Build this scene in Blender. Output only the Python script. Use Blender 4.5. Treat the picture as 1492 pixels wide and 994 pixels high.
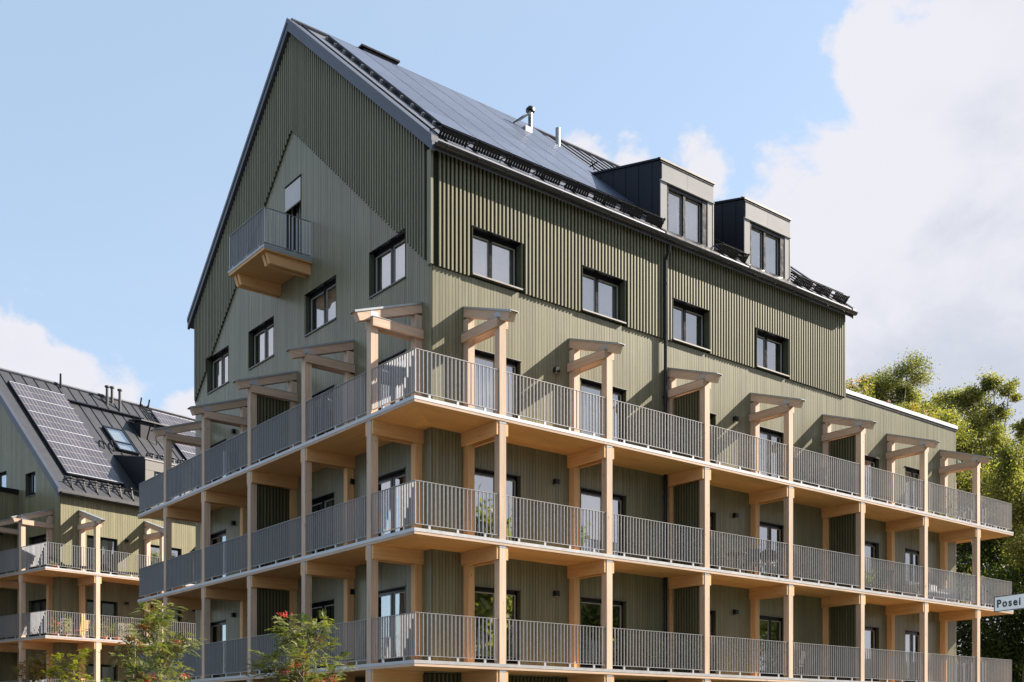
import bpy, bmesh, math, random
import numpy as np
from mathutils import Vector, Matrix, noise as mnoise

for o in list(bpy.data.objects):
    bpy.data.objects.remove(o, do_unlink=True)
SC = bpy.context.scene
COL = SC.collection
random.seed(7)
RNG = np.random.default_rng(11)

# ------------------------------------------------------------------ camera
CX, CY, CZ = -15.19988, -22.18342, 1.6
YAW = 0.8966
cam_d = bpy.data.cameras.new("camera")
cam = bpy.data.objects.new("camera", cam_d)
COL.objects.link(cam)
cam.location = (CX, CY, CZ)
cam.rotation_euler = (math.pi / 2, 0, YAW - math.pi / 2)
cam_d.sensor_width = 36.0
cam_d.lens = 36.0 * 1587.35 / 1492.0
cam_d.shift_y = (1063.18 - 497.0) / 1492.0
cam_d.clip_start = 0.1
cam_d.clip_end = 3000.0
SC.camera = cam

# ------------------------------------------------------------------ sun, sky, exposure
SUN_AZ = math.radians(19.0)          # angle between the sun's rays and the long facade
HX, HY = math.cos(SUN_AZ), -math.sin(SUN_AZ)
SUN_EL = math.atan(0.70 * HX)
SUN_ROT = math.atan2(HX, HY)
sun_l = bpy.data.lights.new("sun", 'SUN')
sun_l.energy = 5.0
sun_l.angle = math.radians(0.53)
sun_l.color = (1.0, 0.885, 0.75)
sun = bpy.data.objects.new("sun", sun_l)
COL.objects.link(sun)
sd = Vector((HX * math.cos(SUN_EL), HY * math.cos(SUN_EL), math.sin(SUN_EL)))
sun.rotation_euler = sd.to_track_quat('Z', 'Y').to_euler()
sun.location = (40, -30, 60)

SC.view_settings.view_transform = 'Standard'
SC.view_settings.look = 'None'
SC.view_settings.gamma = 1.0
SC.view_settings.use_curve_mapping = False
SC.view_settings.exposure = 1.6
SKY_STRENGTH = 0.087
CLOUD_WHITE = (3.22, 3.22, 3.50)
CLOUD_GREY = (2.35, 2.52, 2.92)
VEIL = (2.15, 2.70, 3.34)
VEIL_AMOUNT = 0.58


def pix_dir(u, v):
    c, s = math.cos(YAW), math.sin(YAW)
    F = Vector((c, s, 0)); R = Vector((s, -c, 0))
    return (F + R * ((u - 746) / 1587.35) + Vector((0, 0, (1063.18 - v) / 1587.35))).normalized()


world = bpy.data.worlds.new("World")
SC.world = world
world.use_nodes = True
nt = world.node_tree
nt.nodes.clear()
W_ = nt.nodes.new
L_ = nt.links.new
w_out = W_("ShaderNodeOutputWorld")
w_bg = W_("ShaderNodeBackground")
w_bg.inputs[1].default_value = SKY_STRENGTH
L_(w_bg.outputs[0], w_out.inputs[0])
sky = W_("ShaderNodeTexSky")
sky.sky_type = 'NISHITA'
sky.sun_disc = False
sky.sun_elevation = SUN_EL
sky.sun_rotation = SUN_ROT
sky.air_density = 1.0
sky.dust_density = 0.8
sky.ozone_density = 1.2
tc = W_("ShaderNodeTexCoord")


def wmath(op, a, b=None, clamp=False):
    n = W_("ShaderNodeMath"); n.operation = op; n.use_clamp = clamp
    for i, x in enumerate((a, b)):
        if x is None:
            continue
        if isinstance(x, (int, float)):
            n.inputs[i].default_value = x
        else:
            L_(x, n.inputs[i])
    return n.outputs[0]


def wdot(vec):
    n = W_("ShaderNodeVectorMath"); n.operation = 'DOT_PRODUCT'
    L_(tc.outputs['Generated'], n.inputs[0]); n.inputs[1].default_value = vec
    return n.outputs['Value']


def wnoise(scale, detail, rough, off=(0, 0, 0), dist=0.0, squash=1.0):
    m = W_("ShaderNodeMapping"); m.inputs['Location'].default_value = off
    m.inputs['Scale'].default_value = (1, 1, squash)
    L_(tc.outputs['Generated'], m.inputs['Vector'])
    n = W_("ShaderNodeTexNoise"); n.inputs['Scale'].default_value = scale
    n.inputs['Detail'].default_value = detail; n.inputs['Roughness'].default_value = rough
    n.inputs['Distortion'].default_value = dist
    L_(m.outputs[0], n.inputs['Vector'])
    return n.outputs['Fac']


def ramp01(x, lo, hi, smooth=True):
    n = W_("ShaderNodeMapRange"); n.interpolation_type = 'SMOOTHSTEP' if smooth else 'LINEAR'
    n.inputs['From Min'].default_value = lo; n.inputs['From Max'].default_value = hi
    L_(x, n.inputs['Value'])
    return n.outputs['Result']


def wmix(fac, a, b):
    n = W_("ShaderNodeMix"); n.data_type = 'RGBA'
    if isinstance(fac, (int, float)):
        n.inputs[0].default_value = fac
    else:
        L_(fac, n.inputs[0])
    for i, x in ((6, a), (7, b)):
        if isinstance(x, tuple):
            n.inputs[i].default_value = (*x, 1)
        else:
            L_(x, n.inputs[i])
    return n.outputs[2]


# a great bank of cumulus to the right of a line through the sky, and loose smaller clouds
nA = pix_dir(1075, 290).cross(pix_dir(1262, 20)).normalized()
if nA.dot(pix_dir(1450, 200)) < 0:
    nA = -nA
bias = wmath('MULTIPLY', wdot(nA), 3.2)
bias = wmath('MINIMUM', bias, 0.9)
for (u, v, r, k) in ((1265, 90, 0.035, 7.0), (860, 238, 0.026, 7.0), (925, 250, 0.028, 7.0), (1010, 262, 0.034, 7.0),
                     (20, 540, 0.050, 7.0), (105, 548, 0.040, 7.0), (150, 575, 0.03, 7.0), (265, 606, 0.014, 9.0), (290, 602, 0.014, 9.0)):
    d = wdot(pix_dir(u, v))
    ang = wmath('SQRT', wmath('MAXIMUM', wmath('SUBTRACT', 2.0, wmath('MULTIPLY', d, 2.0)), 0.0))
    bias = wmath('MAXIMUM', bias, wmath('MULTIPLY', wmath('SUBTRACT', r, ang), k))
# clouds further round, the same kind of cumulus
for (vec, r, k) in (((-0.48, 0.86, 0.37), 0.17, 3.5), ((-0.75, -0.5, 0.45), 0.22, 3.0), ((0.66, -0.61, 0.43), 0.20, 5.0)):
    vec = Vector(vec).normalized()
    d = wdot(vec)
    ang = wmath('SQRT', wmath('MAXIMUM', wmath('SUBTRACT', 2.0, wmath('MULTIPLY', d, 2.0)), 0.0))
    bias = wmath('MAXIMUM', bias, wmath('MULTIPLY', wmath('SUBTRACT', r, ang), k))
n1 = wnoise(9.0, 9.0, 0.60, (3.1, 1.7, 0.4), 0.25, 1.25)
edge = wmath('ADD', bias, wmath('MULTIPLY', wmath('SUBTRACT', n1, 0.5), 0.95))
mask = ramp01(edge, -0.01, 0.10)
n2 = wnoise(3.6, 7.0, 0.52, (0.3, 5.2, 1.1), 0.3, 2.0)
n3 = wnoise(14.0, 8.0, 0.58, (9.3, 2.2, 4.1), 0.2, 1.4)
grey = wmath('ADD', wmath('MULTIPLY', n2, 0.75), wmath('MULTIPLY', n3, 0.25))
thick = ramp01(edge, 0.0, 0.75)
greyf = wmath('MULTIPLY', ramp01(grey, 0.43, 0.61), thick)
cloud_c = wmix(greyf, CLOUD_WHITE, CLOUD_GREY)
veil_c = wmix(VEIL_AMOUNT, sky.outputs[0], VEIL)
thin = wmath('MULTIPLY', ramp01(wnoise(2.2, 5.0, 0.5, (1.3, 0.2, 7.7), 0.4, 2.0), 0.45, 0.8), 0.18)
veil_c = wmix(thin, veil_c, CLOUD_WHITE)
L_(wmix(mask, veil_c, cloud_c), w_bg.inputs[0])

# ------------------------------------------------------------------ materials
MATS = {}


def new_mat(name):
    m = bpy.data.materials.new(name); m.use_nodes = True
    t = m.node_tree; t.nodes.clear()
    out = t.nodes.new("ShaderNodeOutputMaterial")
    p = t.nodes.new("ShaderNodeBsdfPrincipled")
    t.links.new(p.outputs[0], out.inputs[0])
    MATS[name] = m
    return m, t, p, out


def grain_fac(t, scale, detail=5.0, rough=0.6, rand=True):
    tcn = t.nodes.new("ShaderNodeTexCoord")
    mp = t.nodes.new("ShaderNodeMapping"); mp.inputs['Scale'].default_value = scale
    src = tcn.outputs['Object']
    if rand:
        oi = t.nodes.new("ShaderNodeObjectInfo")
        mu = t.nodes.new("ShaderNodeVectorMath"); mu.operation = 'MULTIPLY_ADD'
        cmb = t.nodes.new("ShaderNodeCombineXYZ")
        for i in range(3):
            t.links.new(oi.outputs['Random'], cmb.inputs[i])
        t.links.new(cmb.outputs[0], mu.inputs[0]); mu.inputs[1].default_value = (17.3, 31.7, 23.1)
        t.links.new(src, mu.inputs[2])
        src = mu.outputs[0]
    t.links.new(src, mp.inputs[0])
    n = t.nodes.new("ShaderNodeTexNoise"); n.inputs['Scale'].default_value = 1.0
    n.inputs['Detail'].default_value = detail; n.inputs['Roughness'].default_value = rough
    t.links.new(mp.outputs[0], n.inputs['Vector'])
    return n.outputs['Fac']


def vary(t, color, facs):
    """multiply color by product of (1 + amt*(fac-0.5)*2)"""
    val = None
    for f, amt in facs:
        mr = t.nodes.new("ShaderNodeMapRange")
        mr.inputs['From Min'].default_value = 0.0; mr.inputs['From Max'].default_value = 1.0
        mr.inputs['To Min'].default_value = 1 - amt; mr.inputs['To Max'].default_value = 1 + amt
        mr.clamp = False
        t.links.new(f, mr.inputs['Value'])
        if val is None:
            val = mr.outputs[0]
        else:
            mm = t.nodes.new("ShaderNodeMath"); mm.operation = 'MULTIPLY'
            t.links.new(val, mm.inputs[0]); t.links.new(mr.outputs[0], mm.inputs[1]); val = mm.outputs[0]
    vm = t.nodes.new("ShaderNodeVectorMath"); vm.operation = 'SCALE'
    vm.inputs[0].default_value = color
    t.links.new(val, vm.inputs['Scale'])
    return vm.outputs[0]


def tone_attr(t):
    a = t.nodes.new("ShaderNodeAttribute"); a.attribute_name = 'tone'
    return a.outputs['Fac']


def bump(t, p, fac, strength=0.3, dist=0.01):
    b = t.nodes.new("ShaderNodeBump"); b.inputs['Strength'].default_value = strength
    b.inputs['Distance'].default_value = dist
    t.links.new(fac, b.inputs['Height']); t.links.new(b.outputs[0], p.inputs['Normal'])


def mat_painted_board(name, color, rough=0.8, tone=True, spec=0.08, vamt=0.12):
    m, t, p, o = new_mat(name)
    g = grain_fac(t, (26, 26, 1.1), 6, 0.65)
    blotch = grain_fac(t, (1.6, 1.6, 0.5), 3, 0.5, rand=False)
    fl = [(g, 0.30), (blotch, 0.24)]
    if tone:
        fl.append((tone_attr(t), vamt))
    else:
        oi = t.nodes.new("ShaderNodeObjectInfo"); fl.append((oi.outputs['Random'], vamt * 0.8))
    t.links.new(vary(t, color, fl), p.inputs['Base Color'])
    p.inputs['Roughness'].default_value = rough
    p.inputs['Specular IOR Level'].default_value = spec
    bump(t, p, g, 0.35, 0.004)
    return m


def mat_wood(name, color, axis, rough=0.65, knots=True):
    m, t, p, o = new_mat(name)
    sc = [22, 22, 22]; sc[axis] = 1.0
    g = grain_fac(t, sc, 6, 0.62)
    sc2 = [1.5, 1.5, 1.5]; sc2[axis] = 0.5
    b = grain_fac(t, sc2, 3, 0.5)
    oi = t.nodes.new("ShaderNodeObjectInfo")
    base = vary(t, color, [(g, 0.42), (b, 0.24), (oi.outputs['Random'], 0.12)])
    if knots:
        tcn = t.nodes.new("ShaderNodeTexCoord")
        mp = t.nodes.new("ShaderNodeMapping"); s3 = [5.0, 5.0, 5.0]; s3[axis] = 2.0
        mp.inputs['Scale'].default_value = s3
        ad = t.nodes.new("ShaderNodeVectorMath"); ad.operation = 'ADD'
        cmb = t.nodes.new("ShaderNodeCombineXYZ")
        ml = t.nodes.new("ShaderNodeMath"); ml.operation = 'MULTIPLY'; ml.inputs[1].default_value = 37.0
        t.links.new(oi.outputs['Random'], ml.inputs[0])
        for i in range(3):
            t.links.new(ml.outputs[0], cmb.inputs[i])
        t.links.new(tcn.outputs['Object'], ad.inputs[0]); t.links.new(cmb.outputs[0], ad.inputs[1])
        t.links.new(ad.outputs[0], mp.inputs[0])
        v = t.nodes.new("ShaderNodeTexVoronoi"); v.inputs['Scale'].default_value = 1.0
        t.links.new(mp.outputs[0], v.inputs['Vector'])
        mr = t.nodes.new("ShaderNodeMapRange"); mr.interpolation_type = 'SMOOTHSTEP'
        mr.inputs['From Min'].default_value = 0.05; mr.inputs['From Max'].default_value = 0.12
        mr.inputs['To Min'].default_value = 0.65; mr.inputs['To Max'].default_value = 0.0
        t.links.new(v.outputs['Distance'], mr.inputs['Value'])
        mx = t.nodes.new("ShaderNodeMix"); mx.data_type = 'RGBA'
        t.links.new(mr.outputs[0], mx.inputs[0]); t.links.new(base, mx.inputs[6])
        mx.inputs[7].default_value = (color[0] * 0.45, color[1] * 0.33, color[2] * 0.25, 1)
        base = mx.outputs[2]
    t.links.new(base, p.inputs['Base Color'])
    p.inputs['Roughness'].default_value = rough
    p.inputs['Specular IOR Level'].default_value = 0.3
    bump(t, p, g, 0.2, 0.003)
    return m


def mat_metal(name, color, rough=0.45, metallic=0.0, amt=0.12, scale=6.0, spec=0.5):
    m, t, p, o = new_mat(name)
    g = grain_fac(t, (scale, scale, scale), 5, 0.6)
    oi = t.nodes.new("ShaderNodeObjectInfo")
    t.links.new(vary(t, color, [(g, amt), (oi.outputs['Random'], amt * 0.7)]), p.inputs['Base Color'])
    mr = t.nodes.new("ShaderNodeMapRange")
    mr.inputs['To Min'].default_value = rough - 0.1; mr.inputs['To Max'].default_value = rough + 0.12
    t.links.new(g, mr.inputs['Value']); t.links.new(mr.outputs[0], p.inputs['Roughness'])
    p.inputs['Metallic'].default_value = metallic
    p.inputs['Specular IOR Level'].default_value = spec
    return m


GREEN = (0.168, 0.164, 0.108)
M_BOARD = mat_painted_board("green_stained_board", GREEN, rough=0.32, spec=0.36)
M_BOARD2 = mat_painted_board("olive_stained_board", (0.178, 0.166, 0.098), rough=0.42, spec=0.4)
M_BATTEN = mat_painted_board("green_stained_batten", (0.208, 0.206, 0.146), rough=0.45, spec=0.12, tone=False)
M_RIBBACK = mat_painted_board("shade_dark_green_rib_backing", (0.020, 0.025, 0.016), tone=False)  # near-black colour deepens the shade in the gaps between battens
M_BACK = mat_painted_board("dark_green_backing", (0.035, 0.045, 0.027), tone=False)
M_POST = mat_wood("pale_glazed_timber", (0.49, 0.372, 0.282), 2)
M_CHORD_Y = mat_wood("pale_glazed_timber_along", (0.46, 0.335, 0.250), 1)
M_CHORD_X = mat_wood("pale_glazed_timber_across", (0.46, 0.335, 0.250), 0)
M_BEAM_Y = mat_wood("warm_glulam_along", (0.60, 0.355, 0.165), 1)
M_BEAM_X = mat_wood("warm_glulam_across", (0.60, 0.355, 0.165), 0)
M_IPOST = mat_wood("warm_timber_post", (0.58, 0.36, 0.18), 2)
M_SLAB_X = mat_wood("spruce_panel_along", (0.62, 0.36, 0.155), 0, knots=False)
M_SLAB_Y = mat_wood("spruce_panel_across", (0.62, 0.36, 0.155), 1, knots=False)
M_GALV = mat_metal("galvanised_steel", (0.30, 0.315, 0.345), 0.42, 0.35, 0.12, 9.0)
M_FLASH = mat_metal("edge_flashing_zinc", (0.40, 0.41, 0.44), 0.42, 0.4, 0.08, 5.0)
M_GLASSROOF = mat_metal("canopy_flashing_grey", (0.30, 0.34, 0.37), 0.38, 0.35, 0.08, 4.0)
M_BLACK = mat_metal("black_metal", (0.010, 0.011, 0.014), 0.3, 0.0, 0.15, 6.0, 0.25)
M_ROOF = mat_metal("dark_grey_roof_sheet", (0.11, 0.12, 0.145), 0.42, 0.3, 0.15, 2.5)
M_ROOF2 = mat_metal("charcoal_roof_sheet", (0.036, 0.038, 0.045), 0.5, 0.1, 0.15, 2.5)
M_VERGE = mat_metal("blue_grey_verge_sheet", (0.060, 0.068, 0.090), 0.4, 0.3, 0.12, 3.0)
M_NAVY = mat_metal("dark_dormer_sheet", (0.010, 0.012, 0.019), 0.5, 0.0, 0.2, 3.0, 0.25)
M_PANELGREY = mat_metal("pale_facade_panel", (0.30, 0.305, 0.315), 0.75, 0.0, 0.06, 2.0, 0.1)
M_FRAME = mat_metal("black_window_frame", (0.008, 0.009, 0.012), 0.2, 0.0, 0.1, 8.0, 0.3)
M_SASH = mat_metal("pale_inner_sash", (0.30, 0.285, 0.265), 0.35, 0.0, 0.08, 8.0)
M_REVEAL = mat_painted_board("shade_dark_green_reveal", (0.060, 0.068, 0.045), tone=False)  # darker than the cladding: shade inside the openings is put into the colour
M_WHITE = mat_metal("white_paint", (0.78, 0.78, 0.76), 0.5, 0.0, 0.05, 4.0)
M_CURTAIN = mat_metal("white_curtain_cloth", (0.80, 0.79, 0.76), 0.9, 0.0, 0.06, 3.0)
M_SCREEN = mat_metal("grey_screen_cloth", (0.52, 0.51, 0.52), 0.85, 0.0, 0.05, 3.0)
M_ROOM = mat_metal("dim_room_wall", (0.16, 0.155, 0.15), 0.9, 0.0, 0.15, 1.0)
M_PAVE = mat_metal("asphalt", (0.075, 0.072, 0.068), 0.9, 0.0, 0.25, 0.8)
M_TERRA = mat_metal("terracotta", (0.42, 0.17, 0.09), 0.8, 0.0, 0.15, 9.0)
M_CHARC = mat_metal("charcoal_weave", (0.030, 0.031, 0.034), 0.75, 0.0, 0.2, 30.0)
M_SILL = mat_metal("grey_sill_sheet", (0.14, 0.138, 0.135), 0.45, 0.1, 0.1, 5.0)
M_GUTTER = mat_metal("dark_gutter_metal", (0.026, 0.027, 0.032), 0.25, 0.0, 0.15, 5.0)
M_DORM2 = mat_metal("grey_dormer_panel", (0.13, 0.125, 0.12), 0.55, 0.1, 0.12, 3.0)
M_SIGN = mat_metal("white_sign_enamel", (0.90, 0.89, 0.87), 0.35, 0.0, 0.04, 6.0)
M_SIGNBLACK = mat_metal("black_sign_paint", (0.012, 0.012, 0.013), 0.4, 0.0, 0.1, 6.0)


def mat_glass(name, tint, ior, base_refl):
    m, t, p, o = new_mat(name)
    t.nodes.remove(p)
    tr = t.nodes.new("ShaderNodeBsdfTransparent"); tr.inputs[0].default_value = (*tint, 1)
    gl = t.nodes.new("ShaderNodeBsdfGlossy"); gl.inputs['Roughness'].default_value = 0.015
    gl.inputs[0].default_value = (0.95, 0.97, 1.0, 1)
    lw = t.nodes.new("ShaderNodeFresnel"); lw.inputs['IOR'].default_value = ior
    geo = t.nodes.new("ShaderNodeNewGeometry")
    mr = t.nodes.new("ShaderNodeMapRange"); mr.inputs['To Min'].default_value = base_refl; mr.inputs['To Max'].default_value = 1.0
    t.links.new(lw.outputs[0], mr.inputs['Value'])
    # slight waviness of float glass
    tcn = t.nodes.new("ShaderNodeTexCoord")
    n = t.nodes.new("ShaderNodeTexNoise"); n.inputs['Scale'].default_value = 0.9; n.inputs['Detail'].default_value = 1.0
    t.links.new(tcn.outputs['Object'], n.inputs['Vector'])
    b = t.nodes.new("ShaderNodeBump"); b.inputs['Strength'].default_value = 0.06; b.inputs['Distance'].default_value = 0.05
    t.links.new(n.outputs['Fac'], b.inputs['Height']); t.links.new(b.outputs[0], gl.inputs['Normal'])
    inv = t.nodes.new("ShaderNodeMath"); inv.operation = 'SUBTRACT'; inv.inputs[0].default_value = 1.0
    t.links.new(geo.outputs['Backfacing'], inv.inputs[1])
    mul = t.nodes.new("ShaderNodeMath"); mul.operation = 'MULTIPLY'
    t.links.new(mr.outputs[0], mul.inputs[0]); t.links.new(inv.outputs[0], mul.inputs[1])
    mx = t.nodes.new("ShaderNodeMixShader")
    t.links.new(mul.outputs[0], mx.inputs[0]); t.links.new(tr.outputs[0], mx.inputs[1]); t.links.new(gl.outputs[0], mx.inputs[2])
    t.links.new(mx.outputs[0], o.inputs[0])
    return m


M_GLASS = mat_glass("window_glass", (0.74, 0.77, 0.77), 1.55, 0.48)


def mat_solar(name, color, rough, cells, line_col, spec=0.6, coat=0.0):
    m, t, p, o = new_mat(name)
    tcn = t.nodes.new("ShaderNodeTexCoord")
    br = t.nodes.new("ShaderNodeTexBrick")
    br.offset = 0.0; br.squash = 1.0
    br.inputs['Color1'].default_value = (*color, 1)
    br.inputs['Color2'].default_value = (color[0] * 1.15, color[1] * 1.12, color[2] * 1.1, 1)
    br.inputs['Mortar'].default_value = (*line_col, 1)
    br.inputs['Scale'].default_value = 1.0
    br.inputs['Mortar Size'].default_value = cells[2]
    br.inputs['Mortar Smooth'].default_value = 0.1
    br.inputs['Brick Width'].default_value = cells[0]; br.inputs['Row Height'].default_value = cells[1]
    t.links.new(tcn.outputs['Object'], br.inputs['Vector'])
    oi = t.nodes.new("ShaderNodeObjectInfo")
    hs = t.nodes.new("ShaderNodeHueSaturation")
    mr = t.nodes.new("ShaderNodeMapRange"); mr.inputs['To Min'].default_value = 0.85; mr.inputs['To Max'].default_value = 1.15
    t.links.new(oi.outputs['Random'], mr.inputs['Value']); t.links.new(mr.outputs[0], hs.inputs['Value'])
    t.links.new(br.outputs['Color'], hs.inputs['Color'])
    t.links.new(hs.outputs[0], p.inputs['Base Color'])
    p.inputs['Roughness'].default_value = rough
    p.inputs['Specular IOR Level'].default_value = spec
    p.inputs['Coat Weight'].default_value = coat
    p.inputs['Coat Roughness'].default_value = 0.15
    return m


M_SOLAR = mat_solar("solar_glass", (0.052, 0.068, 0.110), 0.42, (0.17, 0.17, 0.005), (0.075, 0.095, 0.14), 0.5, 0.0)
M_SOLAR2 = mat_solar("striped_solar_glass", (0.042, 0.037, 0.046), 0.35, (0.21, 5.0, 0.045), (0.105, 0.10, 0.115), 0.5, 0.3)


def mat_leaf(name, c1, c2, trans=0.35, rough=0.55):
    m, t, p, o = new_mat(name)
    a = tone_attr(t)
    cr = t.nodes.new("ShaderNodeValToRGB")
    cr.color_ramp.elements[0].color = (*c1, 1); cr.color_ramp.elements[1].color = (*c2, 1)
    t.links.new(a, cr.inputs[0])
    t.links.new(cr.outputs[0], p.inputs['Base Color'])
    p.inputs['Roughness'].default_value = rough
    p.inputs['Specular IOR Level'].default_value = 0.12
    tl = t.nodes.new("ShaderNodeBsdfTranslucent")
    g = t.nodes.new("ShaderNodeMix"); g.data_type = 'RGBA'; g.blend_type = 'MULTIPLY'; g.inputs[0].default_value = 1.0
    t.links.new(cr.outputs[0], g.inputs[6]); g.inputs[7].default_value = (1.5, 1.6, 0.6, 1)
    t.links.new(g.outputs[2], tl.inputs[0])
    mx = t.nodes.new("ShaderNodeMixShader"); mx.inputs[0].default_value = trans
    t.links.new(p.outputs[0], mx.inputs[1]); t.links.new(tl.outputs[0], mx.inputs[2])
    t.links.new(mx.outputs[0], o.inputs[0])
    return m


M_LEAF_BIRCH = mat_leaf("birch_leaf", (0.075, 0.10, 0.030), (0.30, 0.285, 0.12), 0.4)
M_LEAF_OAK = mat_leaf("broad_leaf", (0.075, 0.095, 0.028), (0.34, 0.32, 0.115), 0.42)
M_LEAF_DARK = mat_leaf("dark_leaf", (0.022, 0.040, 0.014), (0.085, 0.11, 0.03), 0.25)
M_LEAF_ROWAN = mat_leaf("rowan_leaf", (0.050, 0.080, 0.026), (0.25, 0.255, 0.10), 0.3)
M_LEAF_YELLOW = mat_leaf("yellow_green_leaf", (0.10, 0.13, 0.018), (0.26, 0.24, 0.03), 0.4)
M_LEAF_RUST = mat_leaf("rusty_leaf", (0.13, 0.10, 0.02), (0.30, 0.15, 0.05), 0.35)
M_GRASS = mat_leaf("roof_plant_leaf", (0.09, 0.13, 0.025), (0.34, 0.26, 0.07), 0.35)
M_FLOWER = mat_leaf("pink_flower", (0.35, 0.16, 0.35), (0.62, 0.38, 0.48), 0.3)
M_REDFL = mat_leaf("red_flower", (0.45, 0.03, 0.03), (0.6, 0.06, 0.05), 0.2)
M_BERRY = mat_metal("orange_red_berry", (0.50, 0.055, 0.025), 0.35, 0.0, 0.25, 30.0)
M_BARK = mat_metal("grey_brown_bark", (0.17, 0.14, 0.11), 0.9, 0.0, 0.4, 8.0)
M_BARKW = mat_metal("pale_birch_bark", (0.38, 0.36, 0.33), 0.85, 0.0, 0.4, 5.0)


# ------------------------------------------------------------------ geometry helpers
class MB:
    """collects polygons; build() links ONE mesh object"""
    def __init__(self):
        self.v = []; self.f = []; self.t = []

    def hexa(self, p, tone=None):
        b = len(self.v); self.v += [tuple(q) for q in p]
        for q in ((0, 3, 2, 1), (4, 5, 6, 7), (0, 1, 5, 4), (1, 2, 6, 5), (2, 3, 7, 6), (3, 0, 4, 7)):
            self.f.append(tuple(b + i for i in q)); self.t.append(random.random() if tone is None else tone)
        return self

    def box(self, x0, x1, y0, y1, z0, z1, tone=None):
        if tone is None:
            tone = random.random()
        return self.hexa(((x0, y0, z0), (x1, y0, z0), (x1, y1, z0), (x0, y1, z0),
                          (x0, y0, z1), (x1, y0, z1), (x1, y1, z1), (x0, y1, z1)), tone)

    def bar(self, a, b, w, h, up=(0, 0, 1), tone=None):
        a = Vector(a); b = Vector(b); d = (b - a).normalized(); up = Vector(up)
        s = d.cross(up).normalized() * (w / 2); u = s.cross(d).normalized() * (h / 2)
        pts = [a - s - u, a + s - u, a + s + u, a - s + u, b - s - u, b + s - u, b + s + u, b - s + u]
        return self.hexa(pts, 0.5 if tone is None else tone)

    def tube(self, pts, rads, n=8, tone=0.5, cap=True):
        base = len(self.v); k = len(pts)
        pts = [Vector(p) for p in pts]
        prev = None
        for i, p in enumerate(pts):
            d = (pts[min(i + 1, k - 1)] - pts[max(i - 1, 0)]).normalized()
            ref = Vector((0, 0, 1)) if abs(d.z) < 0.9 else Vector((1, 0, 0))
            if prev is None:
                s = d.cross(ref).normalized()
            else:
                s = (prev - d * prev.dot(d)).normalized()
            prev = s
            u = s.cross(d)
            for j in range(n):
                a = 2 * math.pi * j / n
                self.v.append(tuple(p + (s * math.cos(a) + u * math.sin(a)) * rads[i]))
        for i in range(k - 1):
            for j in range(n):
                a = base + i * n + j; b = base + i * n + (j + 1) % n
                self.f.append((a, b, b + n, a + n)); self.t.append(tone)
        if cap:
            self.f.append(tuple(base + j for j in range(n))); self.t.append(tone)
            self.f.append(tuple(base + (k - 1) * n + j for j in range(n))); self.t.append(tone)
        return self

    def lathe(self, prof, n=12, c=(0, 0, 0), tone=0.5):
        return self.tube([(c[0], c[1], c[2] + z) for z, r in prof], [r for z, r in prof], n, tone)

    def prism(self, poly, z0, z1, tone=0.5):
        n = len(poly); b = len(self.v)
        self.v += [(x, y, z0) for x, y in poly] + [(x, y, z1) for x, y in poly]
        self.f.append(tuple(b + i for i in reversed(range(n)))); self.t.append(tone)
        self.f.append(tuple(b + n + i for i in range(n))); self.t.append(tone)
        for i in range(n):
            j = (i + 1) % n
            self.f.append((b + i, b + j, b + n + j, b + n + i)); self.t.append(tone)
        return self

    def poly(self, pts, tone=0.5):
        b = len(self.v); self.v += [tuple(p) for p in pts]
        self.f.append(tuple(range(b, b + len(pts)))); self.t.append(tone)
        return self

    def mesh(self, name, mat, fix=True, smooth=False, tone=True):
        me = bpy.data.meshes.new(name)
        me.from_pydata(self.v, [], self.f)
        if mat:
            me.materials.append(mat)
        if tone:
            at = me.attributes.new('tone', 'FLOAT', 'FACE')
            at.data.foreach_set('value', np.array(self.t, dtype=np.float32))
        if fix:
            bm = bmesh.new(); bm.from_mesh(me)
            bmesh.ops.recalc_face_normals(bm, faces=bm.faces)
            bm.to_mesh(me); bm.free()
        if smooth:
            me.polygons.foreach_set('use_smooth', [True] * len(me.polygons))
        me.update()
        return me

    def build(self, name, mat, parent=None, loc=(0, 0, 0), kind=None, **kw):
        return link(name, self.mesh(name, mat, **kw), parent, loc, kind)


def link(name, me, parent=None, loc=(0, 0, 0), kind=None):
    o = bpy.data.objects.new(name, me)
    COL.objects.link(o); o.location = loc
    if parent is not None:
        o.parent = parent
    if kind:
        o['kind'] = kind
    return o


CACHE = {}


def piece(name, dx, dy, dz, mat, parent, loc, kind=None):
    """a box from loc to loc+(dx,dy,dz); alike pieces share their mesh"""
    key = (name, round(dx, 3), round(dy, 3), round(dz, 3), mat.name)
    if key not in CACHE:
        CACHE[key] = MB().box(0, dx, 0, dy, 0, dz).mesh(name, mat)
    return link(name, CACHE[key], parent, loc, kind)


def thing(name, label, cat, loc=(0, 0, 0), rotz=0.0, group=None):
    o = bpy.data.objects.new(name, None); COL.objects.link(o)
    o.empty_display_size = 0.3
    o.location = loc; o.rotation_euler = (0, 0, rotz)
    o['label'] = label; o['category'] = cat
    if group:
        o['group'] = group
    return o


def tag(o, label, cat, group=None):
    o['label'] = label; o['category'] = cat
    if group:
        o['group'] = group
    return o


def part_empty(name, parent, loc=(0, 0, 0)):
    o = bpy.data.objects.new(name, None); COL.objects.link(o)
    o.empty_display_size = 0.1; o.location = loc; o.parent = parent
    return o


def SIDE(u, d, z):
    return (u, -d, z)


def GABLE(u, d, z):
    return (-d, u, z)


def fbox(mb, T, u0, u1, d0, d1, z0, z1, tone=None):
    a = T(u0, d0, z0); b = T(u1, d1, z1)
    return mb.box(min(a[0], b[0]), max(a[0], b[0]), min(a[1], b[1]), max(a[1], b[1]), a[2], b[2], tone)


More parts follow.
